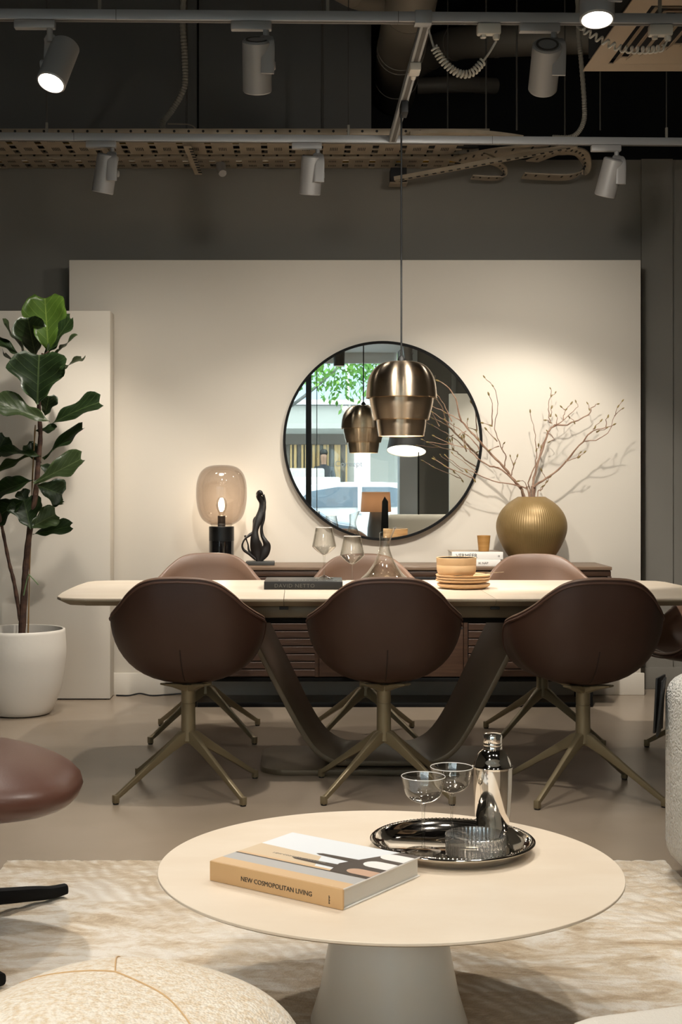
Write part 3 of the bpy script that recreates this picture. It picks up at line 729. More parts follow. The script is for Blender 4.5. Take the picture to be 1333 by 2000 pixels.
bmesh.ops.bevel(b, geom=[e for e in b.edges if e.calc_face_angle(0) > 1.0], offset=.004, segments=2, profile=.5, affect='EDGES')
obj('bent_pedestal', b, M['olive_dark'], dt, smooth=40)
obj('base_plate', prism(rrect(1.02, .52, .11, 8), 0, .022, bev=.004), M['olive_dark'], dt, smooth=40)

# ================================================================== CHAIRS
def make_chair(label):
    t = thing('dining_chair', label, 'chair')
    half = [(0, -.275, .833), (.085, -.272, .829), (.145, -.256, .812), (.195, -.225, .775), (.235, -.178, .732), (.272, -.115, .697), (.296, -.04, .672),
            (.292, .06, .645), (.277, .14, .59), (.252, .20, .535), (.205, .25, .480), (.12, .283, .458), (0, .292, .452)]
    hc = cat(half, 4)
    rim = hc+[(-x, y, z) for x, y, z in hc[-2:0:-1]]
    n = len(rim); nt_ = 12
    def grid(C, shrink, zoff, name, m, rz_in=0.0, k2=1.0):
        b = bmesh.new(); rows = []; c0 = b.verts.new(C)
        for j in range(1, nt_+1):
            a = j/nt_*math.pi/2; s, c = math.sin(a), 1-math.cos(a); row = []
            for (x, y, z) in rim:
                fx_ = C[0]+(x*shrink-C[0])*s**k2; fy_ = C[1]+(y*shrink-C[1])*s**k2
                row.append(b.verts.new((fx_, fy_, C[2]+(z+zoff-C[2])*c)))
            rows.append(row)
        for i in range(n): b.faces.new((c0, rows[0][i], rows[0][(i+1) % n]))
        for A, B in zip(rows, rows[1:]):
            for i in range(n): b.faces.new((A[i], B[i], B[(i+1) % n], A[(i+1) % n]))
        bmesh.ops.recalc_face_normals(b, faces=b.faces)
        return obj(name, b, m, t, smooth=80), rows
    grid((0, .02, .415), 1.0, 0, 'shell', M['leather'], k2=.80)
    # inner padding: rolls over the rim, then follows the tub
    b = bmesh.new(); rows = []
    for (sc, dz) in ((1.0, .0005), (.995, .005), (.975, .008), (.945, .006), (.925, .0)):
        rows.append([b.verts.new((x*sc, y*sc, z+dz)) for x, y, z in rim])
    C = (0, .03, .462)
    for j in range(nt_-1, 0, -1):
        a = j/nt_*math.pi/2; s, c = math.sin(a)**.85, 1-math.cos(a)
        rows.append([b.verts.new((C[0]+(x*.92-C[0])*s, C[1]+(y*.92-C[1])*s, C[2]+(max(z-.006, .463)-C[2])*c)) for x, y, z in rim])
    c0 = b.verts.new(C)
    for A, B in zip(rows, rows[1:]):
        for i in range(n): b.faces.new((A[i], A[(i+1) % n], B[(i+1) % n], B[i]))
    for i in range(n): b.faces.new((c0, rows[-1][(i+1) % n], rows[-1][i]))
    bmesh.ops.recalc_face_normals(b, faces=b.faces)
    obj('seat_padding', b, M['leather_in'], t, smooth=80)
    obj('piping', tube([(x*1.002, y*1.004, z-.012) for x, y, z in rim], .0042, 6, closed=True), M['piping'], t)
    sp = []
    for k in range(9):
        a = (.2+.045*k)*math.pi/2; s, c = math.sin(a)**.80, 1-math.cos(a)
        sp.append((0, .02+(-.275-.02)*s-.0005, .415+(.833-.415)*c))
    obj('back_seam', tube(sp, [(.0013, .0025)]*9, 6, up=(1, 0, 0)), M['seam'], t)
    # pedestal
    obj('column', lathe([(0, .195), (.03, .195), (.028, .235), (.027, .30), (.027, .338), (.025, .3385), (.025, .342), (.027, .3425), (.027, .385), (.03, .405), (.05, .413), (0, .413)], 28), M['olive'], t)
    b = None
    for a in (0, 90, 180, 270):
        ar = math.radians(a+45); d = Vector((math.cos(ar), math.sin(ar), 0))
        b = tube([d*.01+Vector((0, 0, .398)), d*.07+Vector((0, 0, .413)), d*.12+Vector((0, 0, .421))], [(.02, .018), (.02, .009), (.018, .004)], 10, b, up=(0, 0, 1), ex=4)
    obj('seat_bracket', b, M['olive'], t)
    for a in (45, 135, 225, 315):
        ar = math.radians(a); d = Vector((math.cos(ar), math.sin(ar), 0)); Z = Vector((0, 0, 1))
        pts = [d*.0+Z*.215, d*.035+Z*.205, d*.09+Z*.172, d*.2+Z*.105, d*.30+Z*.043, d*.322+Z*.030, d*.334+Z*.024]
        obj('leg', tube(pts, [(.018, .026), (.015, .024), (.011, .018), (.0095, .012), (.009, .010), (.009, .009), (.009, .008)], 12, up=(0, 0, 1), ex=5), M['olive'], t)
        ft = bx((-.0105, -.0105, .004), (.0105, .0105, .034), .003); ft.transform(Matrix.Translation(d*.333) @ Matrix.Rotation(ar, 4, 'Z'))
        f = obj('foot', ft, M['olive'], t)
        gl = lathe([(0, 0), (.011, 0), (.011, .005), (0, .005)], 12, c=d*.333); obj('glide', gl, M['blackplastic'], f)
    return t
G = 'brown leather chairs around the dining table'
ch = make_chair('brown leather tub chair seen from behind, beside the fig tree end of table'); ch['group'] = G
ch.location = (-.417, 5.25, 0); ch.rotation_euler = (0, 0, math.radians(-3.5))
R_ = math.radians
dup(ch, (.335, 5.25, 0), 0, 'brown leather tub chair seen from behind, pushed in before the decanter')
dup(ch, (1.09, 5.2, 0), R_(4), 'brown leather tub chair seen from behind, pushed in beside the bouclé armchair')
dup(ch, (-.427, 6.42, 0), R_(180), 'brown leather tub chair across the table before the glass globe lamp')
dup(ch, (.32, 6.36, 0), R_(180), 'brown leather tub chair across the table below the mirror')
dup(ch, (1.14, 6.34, 0), R_(178), 'brown leather tub chair across the table in front of the vase')
dup(ch, (1.82, 5.9, 0), R_(94), 'brown leather tub chair standing sideways at the end of the table')
# ================================================================== ON THE DINING TABLE
t = book('book', 'thick black hardback lying on the table under a wine glass', .33, .275, .033, (.03, 5.865, TZ+.0003), R_(-1), mat('black_cloth', '#1f1e1d', .55), mat('black_cloth_cover', '#2b2a29', .35))
text('spine_lettering', 'DAVID NETTO', .022, mat('grey_foil', '#5d5a55', .4), t, (-.122, -.142, .009), (math.pi/2, 0, 0), sx=1.05, spacing=1.15)
text('cover_lettering', 'DAVID', .045, mat('grey_foil_cover', '#8d8a85', .3), t, (-.11, -.07, .0331), (0, 0, 0), sx=1.1)
text('cover_lettering', 'NETTO', .045, mat('grey_foil_cover', '#8d8a85', .3), t, (.02, -.07, .0331), (0, 0, 0), sx=1.1)
M['rim_glint'] = mat('rim_glint', '#e9e6e0', .08, spec=1.0)  # opaque pale colour stands for the bright glint along glass edges
def wine_glass(label, loc):
    t = thing('wine_glass', label, 'glass', loc)
    obj('foot', lathe([(0, 0), (.040, 0), (.041, .0015), (.025, .006), (.010, .013), (0, .016)], 40), M['glass'], t, smooth=60)
    obj('stem', lathe([(.006, .011), (.0042, .02), (.0036, .06), (.0042, .095), (.007, .103)], 20), M['glass'], t, smooth=60)
    pr = cat([(.002, .102), (.014, .107), (.034, .122), (.0505, .138), (.0515, .143), (.047, .165), (.042, .19), (.0365, .221)], 4)
    obj('bowl', lathe(pr+[(r-.0014, z) for r, z in pr[::-1]], 48), M['glass'], t, smooth=60)
    obj('rim', tube([(.0358*math.cos(2*math.pi*k/48), .0358*math.sin(2*math.pi*k/48), .221) for k in range(48)], .0009, 6, closed=True), M['rim_glint'], t)  # pale ring painted in as the glint on the bowl edge
    return t
wine_glass('tall angular wine glass standing on the black book', (fx(633.5, 5.9), 5.9, TZ+.0335))
wine_glass('tall angular wine glass standing between black book and decanter', (fx(688.5, 5.80), 5.80, TZ))
t = thing('decanter', 'clear glass decanter with wide base and slanted spout', 'decanter', (fx(751.5, 5.9), 5.9, TZ))
pr = cat([(.030, .004), (.095, .004), (.108, .018), (.104, .034), (.075, .062), (.045, .105), (.027, .15), (.0215, .178), (.0235, .205), (.030, .24)], 5)
b = lathe([(0, .004)]+pr+[(r-.0022, z) for r, z in pr[::-1]], 48)
for v in b.verts:
    if v.co.z > .17: k = (v.co.z-.17)/.07; v.co.x += .010*k*k+v.co.x*.35*k*(1 if v.co.x > 0 else .2); v.co.z += k*k*v.co.x*.35
obj('body', b, M['glass'], t, smooth=60)
obj('base_punt', lathe([(0, .0), (.09, .0), (.1, .003), (.06, .006), (0, .022)], 40), M['glass'], t, smooth=60)
M['clay'] = mat('sand_stoneware', '#d0ab7f', .55, bump=.03, bscale=200)
M['clay_in'] = mat('dark_glaze', '#3a332b', .3)
pc = (fx(905, 5.8), 5.8)
GP = 'stack of sand coloured plates'
for k, (z, lb) in enumerate(((0, 'lowest sand coloured deep plate in the stack on the table'), (.022, 'second sand coloured plate up in the stack'), (.0325, 'third sand coloured plate up in the stack'), (.043, 'topmost sand coloured plate in the stack, under the bowl'))):
    h = .021 if k == 0 else .0155; r = .113+(.001*k)
    tag(obj('dinner_plate', lathe([(0, 0), (.078, 0), (.095, .004), (r-.003, h*.6), (r, h), (r-.002, h+.001), (r-.005, h), (.094, .009), (.07, .005), (0, .005)], 56), M['clay'], None, loc=(pc[0]+(.002, -.002, .001, 0)[k], pc[1]+(0, .002, -.002, .001)[k], TZ+z+.0002*k)), lb, 'plate', GP)
bz = TZ+.0490
t = thing('bowl', 'sand coloured stoneware bowl with dark glazed inside on plates', 'bowl', (fx(892, 5.79), 5.79, bz))
obj('outside', lathe([(0, 0), (.05, 0), (.066, .003), (.078, .014), (.083, .03), (.0835, .050), (.0825, .0515), (.0835, .053), (.0845, .082), (.083, .083), (.081, .082)], 56), M['clay'], t, smooth=50)
obj('inside', lathe([(.081, .082), (.0785, .03), (.068, .01), (0, .007)], 56), M['clay_in'], t, smooth=50)
def fork(label, loc, rz, hm):
    t = thing('fork', label, 'fork', loc, rz)
    obj('handle', tube(cat([(-.02, 0, .004), (.02, 0, .006), (.07, 0, .004), (.12, 0, .006)], 4), [(.003+.0004*i/3, .0012) for i in range(13)], 8, up=(0, 0, 1)), hm, t)
    for k in range(3): obj('tine', tube([(-.02, 0, .004), (-.035, -.006+.006*k, .0025), (-.065, -.007+.007*k, .001)], .0012, 6), hm, t)
    return t
fork('gold fork lying across the plates with handle reaching past the rim', (pc[0]+.06, pc[1]+.02, TZ+.061), R_(8), M['brass_rim'])
fork('dark steel fork lying on the top plate beside the bowl', (pc[0]+.005, pc[1]-.098, TZ+.0605), R_(30), M['chrome'])

# ================================================================== PENDANT LAMP
PX, PY = .452, 5.9
t = thing('pendant_lamp', 'three tiered brushed bronze pendant lamp hanging over the dining table', 'lamp', (PX, PY, 1.385))
def tier(nm, pr, inner=True):
    pr2 = cat(pr, 5)
    o = obj(nm, lathe(pr2+[(r-.0018, z) for r, z in pr2[::-1]], 96), M['brass'], t, smooth=60)
    r, z = pr[-1]; rr, zz = pr2[-1]
    obj('rim_bead', tube([(r*math.cos(2*math.pi*k/96), r*math.sin(2*math.pi*k/96), z) for k in range(96)], .0014, 6, closed=True), M['brass_rim'], o)
tier('dome_tier', [(.012, .322), (.05, .321), (.083, .314), (.112, .296), (.135, .264), (.147, .228), (.152, .185), (.153, .164)])
tier('middle_tier', [(.139, .185), (.1385, .16), (.134, .13), (.126, .097), (.119, .070)])
tier('lower_tier', [(.108, .095), (.1075, .07), (.104, .035), (.098, .0)])
obj('inner_reflector', lathe([(.096, .001), (.10, .03), (.105, .09), (.06, .2), (0, .21)], 48), M['white_in'], t, smooth=60)
obj('cord', tube([(0, 0, .325), (0, 0, ZT-.07-1.385)], .0042, 8), M['blackplastic'], t)
obj('cord_grip', lathe([(0, .32), (.016, .32), (.016, .332), (.007, .345), (0, .345)], 20), M['blackplastic'], t)
obj('track_adapter', bx((-.005, -.05, ZT-.07-1.385), (.027, .05, ZT-.019-1.385), .004), M['blackplastic'], t)
obj('bulb', lathe([(0, .06), (.02, .065), (.03, .085), (.025, .115), (.014, .14), (0, .142)], 24), emission('pendant_bulb', '#ffe3b8', 25), t)
ld = bpy.data.lights.new('pendant_light', 'SPOT'); ld.energy = 22; ld.color = WARM; ld.spot_size = R_(120); ld.spot_blend = .6; ld.shadow_soft_size = .05
lo = bpy.data.objects.new('pendant_light', ld); COL.objects.link(lo); lo.parent = t; lo.location = (0, 0, .05)

# ================================================================== FIG TREE
FX, FY = -1.415, 7.0
pot = thing('planter', 'large matte off white round planter holding the fig tree', 'planter', (FX, FY, 0))
pr = cat([(.13, .004), (.155, .012), (.185, .07), (.212, .16), (.228, .27), (.231, .34), (.225, .432)], 5)
obj('pot', lathe([(0, .004)]+pr+[(.221, .436), (.213, .433), (.212, .36), (0, .36)], 64), mat('matte_white', '#e3dcd1', .55, bump=.05, bscale=40), pot, smooth=50)
obj('foot_ring', lathe([(0, 0), (.125, 0), (.125, .005), (0, .005)], 40), M['black'], pot)
fig = thing('fig_tree', 'fiddle leaf fig tree with broad dark green leaves', 'plant', (FX, FY, .361))
FO = Vector((FX, FY, .361))
obj('soil', lathe([(0, .03), (.12, .028), (.2115, .018), (.2115, 0), (0, 0)], 40), mat('soil', '#3a2c20', .9, bump=.5, bscale=40), fig)
M['trunk'] = mat('fig_bark', '#35221a', .75, var='#523828', vscale=30, bump=.3, bscale=90)
def fp_(px, py, d=7.0): return tuple(P(px, py, d)-FO)
def stem(nm, pts, r0, r1, m='trunk'):
    p = cat(pts, 6); n = len(p)
    obj(nm, tube(p, [r0+(r1-r0)*k/(n-1)+.0012*math.sin(k*1.9) for k in range(n)], 10), M[m], fig)
stem('trunk', [(fp_(43, 1236)[0], 0, .02), fp_(43, 1232), fp_(48, 1150), fp_(51, 1100), fp_(59, 1030), fp_(69, 970), fp_(75, 900), fp_(79, 850), fp_(76, 790), fp_(80, 720), fp_(84, 690)], .021, .008)
stem('side_trunk', [fp_(40, 1212), fp_(28, 1140), fp_(18, 1100), fp_(6, 1040), fp_(0, 1010), fp_(-12, 960), fp_(-18, 900)], .011, .006)
stem('stake', [(fp_(60, 1236)[0]-.02, .03, .02), fp_(62, 970, 7.04), fp_(69, 830, 7.04)], .0035, .0035, 'stake') if M.setdefault('stake', mat('bamboo_stake', '#8a6a3a', .6)) else None
obj('plant_tie', tube(cat([fp_(46, 1163, 6.98), fp_(55, 1125, 6.97), fp_(62, 1128, 6.96), fp_(75, 1142, 6.97)], 4), .003, 6), mat('green_tie', '#6f8a5e', .6), fig)
# leaf material: pale veins from the leaf's own uv
def leaf_mat(name, c0, c1, vein, tl):
    m = bpy.data.materials.new(name); m.use_nodes = True; nt = m.node_tree; N = nt.nodes; L = nt.links; b = N['Principled BSDF']
    uv = N.new('ShaderNodeUVMap'); uv.uv_map = 'leaf'; sp = N.new('ShaderNodeSeparateXYZ'); L.new(uv.outputs[0], sp.inputs[0])
    def mth(op, a, c=None):
        n = N.new('ShaderNodeMath'); n.operation = op
        for i, q in enumerate((a, c)):
            if q is None: continue
            if isinstance(q, (int, float)): n.inputs[i].default_value = q
            else: L.new(q, n.inputs[i])
        return n.outputs[0]
    av = mth('ABSOLUTE', mth('SUBTRACT', sp.outputs['Y'], .5))
    q = mth('SUBTRACT', mth('MULTIPLY', sp.outputs['X'], 6.5), mth('MULTIPLY', av, 5.5))
    fr = mth('ABSOLUTE', mth('SUBTRACT', mth('FRACT', q), .5))
    side = mth('LESS_THAN', fr, .026); midv = mth('LESS_THAN', av, .014)
    v = mth('MAXIMUM', side, midv)
    nz = N.new('ShaderNodeTexNoise'); nz.inputs['Scale'].default_value = 8
    r1 = N.new('ShaderNodeMix'); r1.data_type = 'RGBA'; r1.inputs['A'].default_value = lin(c0); r1.inputs['B'].default_value = lin(c1)
    L.new(nz.outputs['Fac'], r1.inputs['Factor'])
    r2 = N.new('ShaderNodeMix'); r2.data_type = 'RGBA'; L.new(r1.outputs['Result'], r2.inputs['A']); r2.inputs['B'].default_value = lin(vein)
    L.new(mth('MULTIPLY', v, .55), r2.inputs['Factor']); L.new(r2.outputs['Result'], b.inputs['Base Color'])
    b.inputs['Roughness'].default_value = .38
    bp = N.new('ShaderNodeBump'); bp.inputs['Strength'].default_value = .35; bp.inputs['Distance'].default_value = .003; bp.invert = True
    L.new(fr, bp.inputs['Height']); L.new(bp.outputs[0], b.inputs['Normal'])
    trn = N.new('ShaderNodeBsdfTranslucent'); L.new(r2.outputs['Result'], trn.inputs[0])
    mx = N.new('ShaderNodeMixShader'); mx.inputs[0].default_value = tl
    L.new(b.outputs[0], mx.inputs[1]); L.new(trn.outputs[0], mx.inputs[2]); L.new(mx.outputs[0], N['Material Output'].inputs[0])
    return m
M['leaf'] = leaf_mat('fig_leaf', '#22321a', '#2c401f', '#66784a', .15)
M['leaf_l'] = leaf_mat('fig_leaf_backlit', '#4a6424', '#58762b', '#8ea452', .35)  # brighter yellow green puts light shining through the top leaf into its colour
M['leaf_p'] = leaf_mat('fig_leaf_pale', '#3f4f2e', '#4c5c38', '#7f8c62', .2)
WP = [(0, .03), (.08, .12), (.2, .36), (.32, .5), (.45, .6), (.58, .82), (.7, .98), (.8, 1.0), (.9, .9), (.96, .72), (1, .42)]
def leaf(base, tip, width, nrm, m='leaf', curl=.0, fold=.25, wav=.06, dbase=0, dtip=0, seed=0):
    """one fiddle leaf from base to tip (frame positions), its face turned towards nrm"""
    rnd = random.Random(seed*13+5)
    A = P(base[0], base[1], FY+dbase)-FO; B = P(tip[0], tip[1], FY+dtip)-FO
    L = (B-A).length; w = width/381/2
    ax = (B-A).normalized(); nv = Vector(nrm); nv = (nv-ax*nv.dot(ax)).normalized(); sd = ax.cross(nv)
    b = bmesh.new(); uvl = b.loops.layers.uv.new('leaf'); nu, nv_ = 16, 9; g = []; uvs = {}
    p1, p2 = rnd.uniform(0, 6), rnd.uniform(0, 6)
    for i in range(nu+1):
        u = i/nu
        k = 0
        while WP[k+1][0] < u-1e-9: k += 1
        (u0, w0), (u1, w1) = WP[k], WP[k+1]; hw_ = w*(w0+(w1-w0)*(u-u0)/(u1-u0))
        row = []
        for j in range(nv_):
            s = -1+2*j/(nv_-1)
            h = fold*hw_*abs(s)**1.3+curl*L*(u*u)+wav*L*.5*math.sin(u*11+p1+(2 if s > 0 else 0))*abs(s)**2
            p = A+ax*(L*(u+.075*abs(s)**1.5*u**8-.03*u**10))+sd*(hw_*s*(1+.09*math.sin(u*15+p2+s)))+nv*h
            v = b.verts.new(p); uvs[v] = (u, .5+.5*s*(hw_/max(w, 1e-6))); row.append(v)
        g.append(row)
    for i in range(nu):
        for j in range(nv_-1):
            f = b.faces.new((g[i][j], g[i+1][j], g[i+1][j+1], g[i][j+1]))
            for lp in f.loops: lp[uvl].uv = uvs[lp.vert]
    # thickness
    r = bmesh.ops.solidify(b, geom=b.faces[:], thickness=.0012)
    o = obj('leaf', b, M[m], fig, smooth=180)
    st = A-ax*.018
    return o
C_ = (0, -1, .1)
LV = [((95, 690), (88, 580), 88, (0, -1, .25), 'leaf_l', .03, .02, .04), ((70, 697), (54, 622), 66, (.1, -1, .3), 'leaf', -.06, .15, -.04),
 ((92, 688), (142, 622), 52, (-.7, -.7, .2), 'leaf', .05, .02, .0), ((55, 695), (3, 633), 30, (.5, -.5, .6), 'leaf_p', .03, .3, .02),
 ((44, 698), (-8, 662), 44, (.1, -.5, .8), 'leaf', -.05, .1, .03), ((100, 700), (146, 658), 26, (-.4, -.4, .8), 'leaf_p', .0, .2, .0),
 ((73, 790), (76, 690), 118, (0, -1, .15), 'leaf', -.03, -.1, -.1), ((112, 722), (163, 706), 22, (0, -.4, 1), 'leaf_p', .05, .3, .02),
 ((42, 722), (6, 692), 26, (.2, -.5, .7), 'leaf_p', .03, .3, .05), ((97, 822), (-6, 790), 56, (-.1, -.75, .7), 'leaf_p', .1, -.12, -.1),
 ((94, 832), (186, 775), 60, (-.35, -.7, .6), 'leaf', -.14, .05, -.05), ((84, 896), (158, 830), 44, (-.4, -.6, .6), 'leaf', -.08, .05, .02),
 ((80, 890), (-6, 878), 44, (0, -.45, .9), 'leaf', -.06, -.02, .0), ((62, 888), (-5, 918), 30, (.1, -.6, .8), 'leaf_p', -.05, .05, .05),
 ((66, 944), (162, 896), 56, (-.2, -.85, .5), 'leaf_p', .02, -.06, -.06), ((72, 948), (124, 966), 58, (.1, -.9, .3), 'leaf', -.05, -.02, .03),
 ((66, 938), (-8, 958), 66, (0, -.7, .75), 'leaf', -.1, -.05, .0), ((46, 978), (-10, 1008), 60, (.1, -.8, .5), 'leaf', -.08, -.04, .03),
 ((60, 1034), (46, 974), 70, (.2, -1, .2), 'leaf', -.05, -.05, .0), ((56, 1032), (110, 1003), 48, (-.1, -1, .3), 'leaf_p', -.03, -.04, -.03),
 ((70, 998), (124, 984), 16, (0, -.4, 1), 'leaf_p', .03, .03, .0), ((64, 1044), (140, 1028), 34, (0, -.85, .6), 'leaf', .02, -.02, -.02),
 ((88, 812), (96, 772), 40, (.5, -.9, .1), 'leaf', 0, .08, .03), ((70, 842), (108, 836), 28, (0, -.7, .8), 'leaf', -.05, .03, .0),
 ((78, 908), (108, 924), 34, (.2, -.9, .3), 'leaf', -.05, .02, .02), ((80, 905), (52, 868), 36, (.3, -.8, .5), 'leaf', .0, .06, .05),
 ((86, 700), (112, 655), 40, (-.5, -.8, .3), 'leaf', .0, .06, .02), ((55, 985), (40, 958), 30, (.2, -.9, .3), 'leaf', 0, .05, .04),
 ((-15, 930), (-60, 880), 60, (.3, -.8, .4), 'leaf', -.05, .05, .05), ((-18, 905), (10, 852), 40, (.3, -.8, .4), 'leaf', -.05, .1, .07)]
for k, (a, b_, w_, nr, mm, cu, db, dtp) in enumerate(LV):
    lf = leaf(a, b_, w_, nr, mm, cu, .32 if mm == 'leaf_p' else .22, .085, db, dtp, k)
obj('petioles', tube([fp_(84, 700), fp_(90, 690), fp_(95, 686)], .004, 6), M['trunk'], fig)

# ================================================================== RUG
b = bmesh.new(); nx, ny = 320, 440; x0, x1, y0, y1 = -.905, 1.15, 1.35, 4.25
from mathutils import noise
gv = []
for j in range(ny+1):
    row = []
    for i in range(nx+1):
        x = x0+(x1-x0)*i/nx; y = y0+(y1-y0)*j/ny
        e = min(i, nx-i, j, ny-j)
        n1 = noise.noise((x*2.2, y*2.2, 0)); ph = (x*.75+y*.66+n1*.25)*95
        z = .011+.0022*math.sin(ph)*(.6+.6*n1)+.0016*noise.noise((x*110, y*110, 3))
        if e == 0: z = 0.0005
        jx = .004*noise.noise((x*60, y*60, 9)) if e < 2 else 0
        row.append(b.verts.new((x+jx, y+jx, z)))
    gv.append(row)
for j in range(ny):
    for i in range(nx): b.faces.new((gv[j][i], gv[j][i+1], gv[j+1][i+1], gv[j+1][i]))
mrug = bpy.data.materials.new('silky_rug'); mrug.use_nodes = True; nt = mrug.node_tree; N = nt.nodes; L = nt.links; bsd = N['Principled BSDF']
tc = N.new('ShaderNodeTexCoord'); mp = N.new('ShaderNodeMapping'); mp.inputs['Scale'].default_value = (1.2, 3.4, 1); mp.inputs['Rotation'].default_value = (0, 0, .45)
L.new(tc.outputs['Object'], mp.inputs[0])
n1 = N.new('ShaderNodeTexNoise'); n1.inputs['Scale'].default_value = 2.8; n1.inputs['Detail'].default_value = 12; n1.inputs['Roughness'].default_value = .76; n1.inputs['Distortion'].default_value = .6
L.new(mp.outputs[0], n1.inputs['Vector'])
cr = N.new('ShaderNodeValToRGB'); cr.color_ramp.elements[0].position = .36; cr.color_ramp.elements[0].color = lin('#ac9272'); cr.color_ramp.elements[1].position = .56; cr.color_ramp.elements[1].color = lin('#e9e1d5')
e_ = cr.color_ramp.elements.new(.46); e_.color = lin('#d0bda2')
L.new(n1.outputs['Fac'], cr.inputs[0])
wv = N.new('ShaderNodeTexWave'); wv.inputs['Scale'].default_value = 7; wv.inputs['Distortion'].default_value = 7; wv.inputs['Detail'].default_value = 2; wv.inputs['Detail Scale'].default_value = .8
mp2 = N.new('ShaderNodeMapping'); mp2.inputs['Rotation'].default_value = (0, 0, -.5); L.new(tc.outputs['Object'], mp2.inputs[0]); L.new(mp2.outputs[0], wv.inputs['Vector'])
n2 = N.new('ShaderNodeTexNoise'); n2.inputs['Scale'].default_value = .9; L.new(tc.outputs['Object'], n2.inputs['Vector'])
cr2 = N.new('ShaderNodeValToRGB'); cr2.color_ramp.elements[0].position = .42; cr2.color_ramp.elements[1].position = .62; cr2.color_ramp.elements[0].color = (0, 0, 0, 1); cr2.color_ramp.elements[1].color = (.8, .8, .8, 1)
L.new(n2.outputs['Fac'], cr2.inputs[0])
mm_ = N.new('ShaderNodeMath'); mm_.operation = 'MULTIPLY'; L.new(wv.outputs['Fac'], mm_.inputs[0]); L.new(cr2.outputs[0], mm_.inputs[1])
mx = N.new('ShaderNodeMix'); mx.data_type = 'RGBA'; L.new(mm_.outputs[0], mx.inputs['Factor']); L.new(cr.outputs[0], mx.inputs['A']); mx.inputs['B'].default_value = lin('#b59d7c')
L.new(mx.outputs['Result'], bsd.inputs['Base Color']); bsd.inputs['Roughness'].default_value = .7; bsd.inputs['Sheen Weight'].default_value = .3
n3 = N.new('ShaderNodeTexNoise'); n3.inputs['Scale'].default_value = 160; n3.inputs['Detail'].default_value = 4; L.new(tc.outputs['Object'], n3.inputs['Vector'])
bp = N.new('ShaderNodeBump'); bp.inputs['Strength'].default_value = .7; bp.inputs['Distance'].default_value = .007; L.new(n3.outputs['Fac'], bp.inputs['Height']); L.new(bp.outputs[0], bsd.inputs['Normal'])
tag(obj('rug', b, mrug, None, smooth=180, loc=(0, 0, .0002)), 'cream and tan silky pile rug under the coffee table', 'rug')

# ================================================================== COFFEE TABLE
KX, KY, KZ = .2, 2.965, .353
ct = thing('coffee_table', 'round beige ceramic coffee table on a white cone base', 'coffee table', (KX, KY, 0))
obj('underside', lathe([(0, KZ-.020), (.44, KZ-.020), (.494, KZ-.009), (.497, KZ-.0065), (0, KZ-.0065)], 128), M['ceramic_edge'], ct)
obj('ceramic_top', lathe([(0, KZ-.006), (.499, KZ-.006), (.5, KZ-.005), (.5, KZ-.001), (.499, KZ), (0, KZ)], 160), M['ceramic'], ct, smooth=30)
obj('cone_base', lathe([(0, .0165), (.168, .0165), (.170, .02), (.150, .085), (.122, .23), (.102, .32), (.10, KZ-.0205), (0, KZ-.0205)], 96), mat('satin_white', '#e6e2da', .35), ct, smooth=40)
# big tan book
bkx, bky = (-.181+.2615)/2, (2.858+2.884)/2
bk_rz = math.atan2(-.202, .2716)
tan = mat('tan_spine', '#cfa878', .5)
t = book('book', 'thick tan hardback with arched bridge cover on the coffee table', .338, .285, .041, (bkx, bky, KZ+.0004), bk_rz, tan, M['white_print'])
text('spine_lettering', 'NEW COSMOPOLITAN LIVING', .0135, M['ink'], t, (-.085, -.1461, .014), (math.pi/2, 0, 0), sx=.98)
for k in range(6): obj('spine_mark', bx((.136, -.1461, .0075+k*.0028), (.139-.001*(k % 2), -.1455, .0093+k*.0028)), M['ink'], t, smooth=0)
PR = {k: mat('print_'+k, v, .4) for k, v in dict(tan='#d9b88f', grey='#b9b7b5', dark='#4b4139', line='#6b5a4a', rose='#c9a58c', sky='#e6eaee', sand='#d8c3a6', white='#f1efec').items()}
def pr(nm, poly, k, lv=1): obj(nm, prism(poly, .0411+.0002*lv, .0412+.0002*lv), PR[k], t, smooth=0)
pr('cover_print', [(-.168, -.143), (.168, -.143), (.168, -.105), (-.168, -.105)], 'tan')
pr('cover_print', [(-.168, -.105), (.168, -.105), (.168, -.062), (-.168, -.062)], 'grey')
pr('cover_print', [(-.168, -.062), (.168, -.062), (.168, -.056), (-.168, -.056)], 'dark')
pr('cover_print', [(-.168, -.056), (.10, -.056), (.10, -.046), (-.168, -.046)], 'tan')
pr('cover_print', [(-.168, -.046), (.03, -.046), (.0, .02), (-.168, .03)], 'sand')
pr('cover_print', [(-.168, .03), (.0, .02), (.03, -.046), (.168, -.046), (.168, .142), (-.168, .142)], 'sky')
pr('cover_print', [(.075, -.056), (.168, -.056), (.168, .142), (.120, .142), (.085, .06), (.06, .0)], 'dark', 2)
for yc, wd, k in ((-.028, .018, 'rose'), (.035, .022, 'white'), (.10, .022, 'white')):
    pol = [(.168, yc-wd), (.168, yc+wd)]+[(.125-.025*math.sin(a), yc+wd*math.cos(a)) for a in [math.pi*q/8 for q in range(9)]]
    pr('cover_print', pol[::-1], k, 3)
for (xa, ya, ln) in ((.04, -.022, .075), (.05, .032, .06)):
    pr('cover_print', [(xa-ln, ya-.006), (xa+.03, ya-.012), (xa+.03, ya+.012), (xa-ln, ya+.008), (xa-ln-.012, ya+.001)], 'dark', 3)
text('cover_lettering', 'NEW COSMOPOLITAN LIVING', .010, mat('pale_ink', '#a79c8f', .5), t, (-.10, -.02, .0416), (0, 0, 0), sx=1.0)

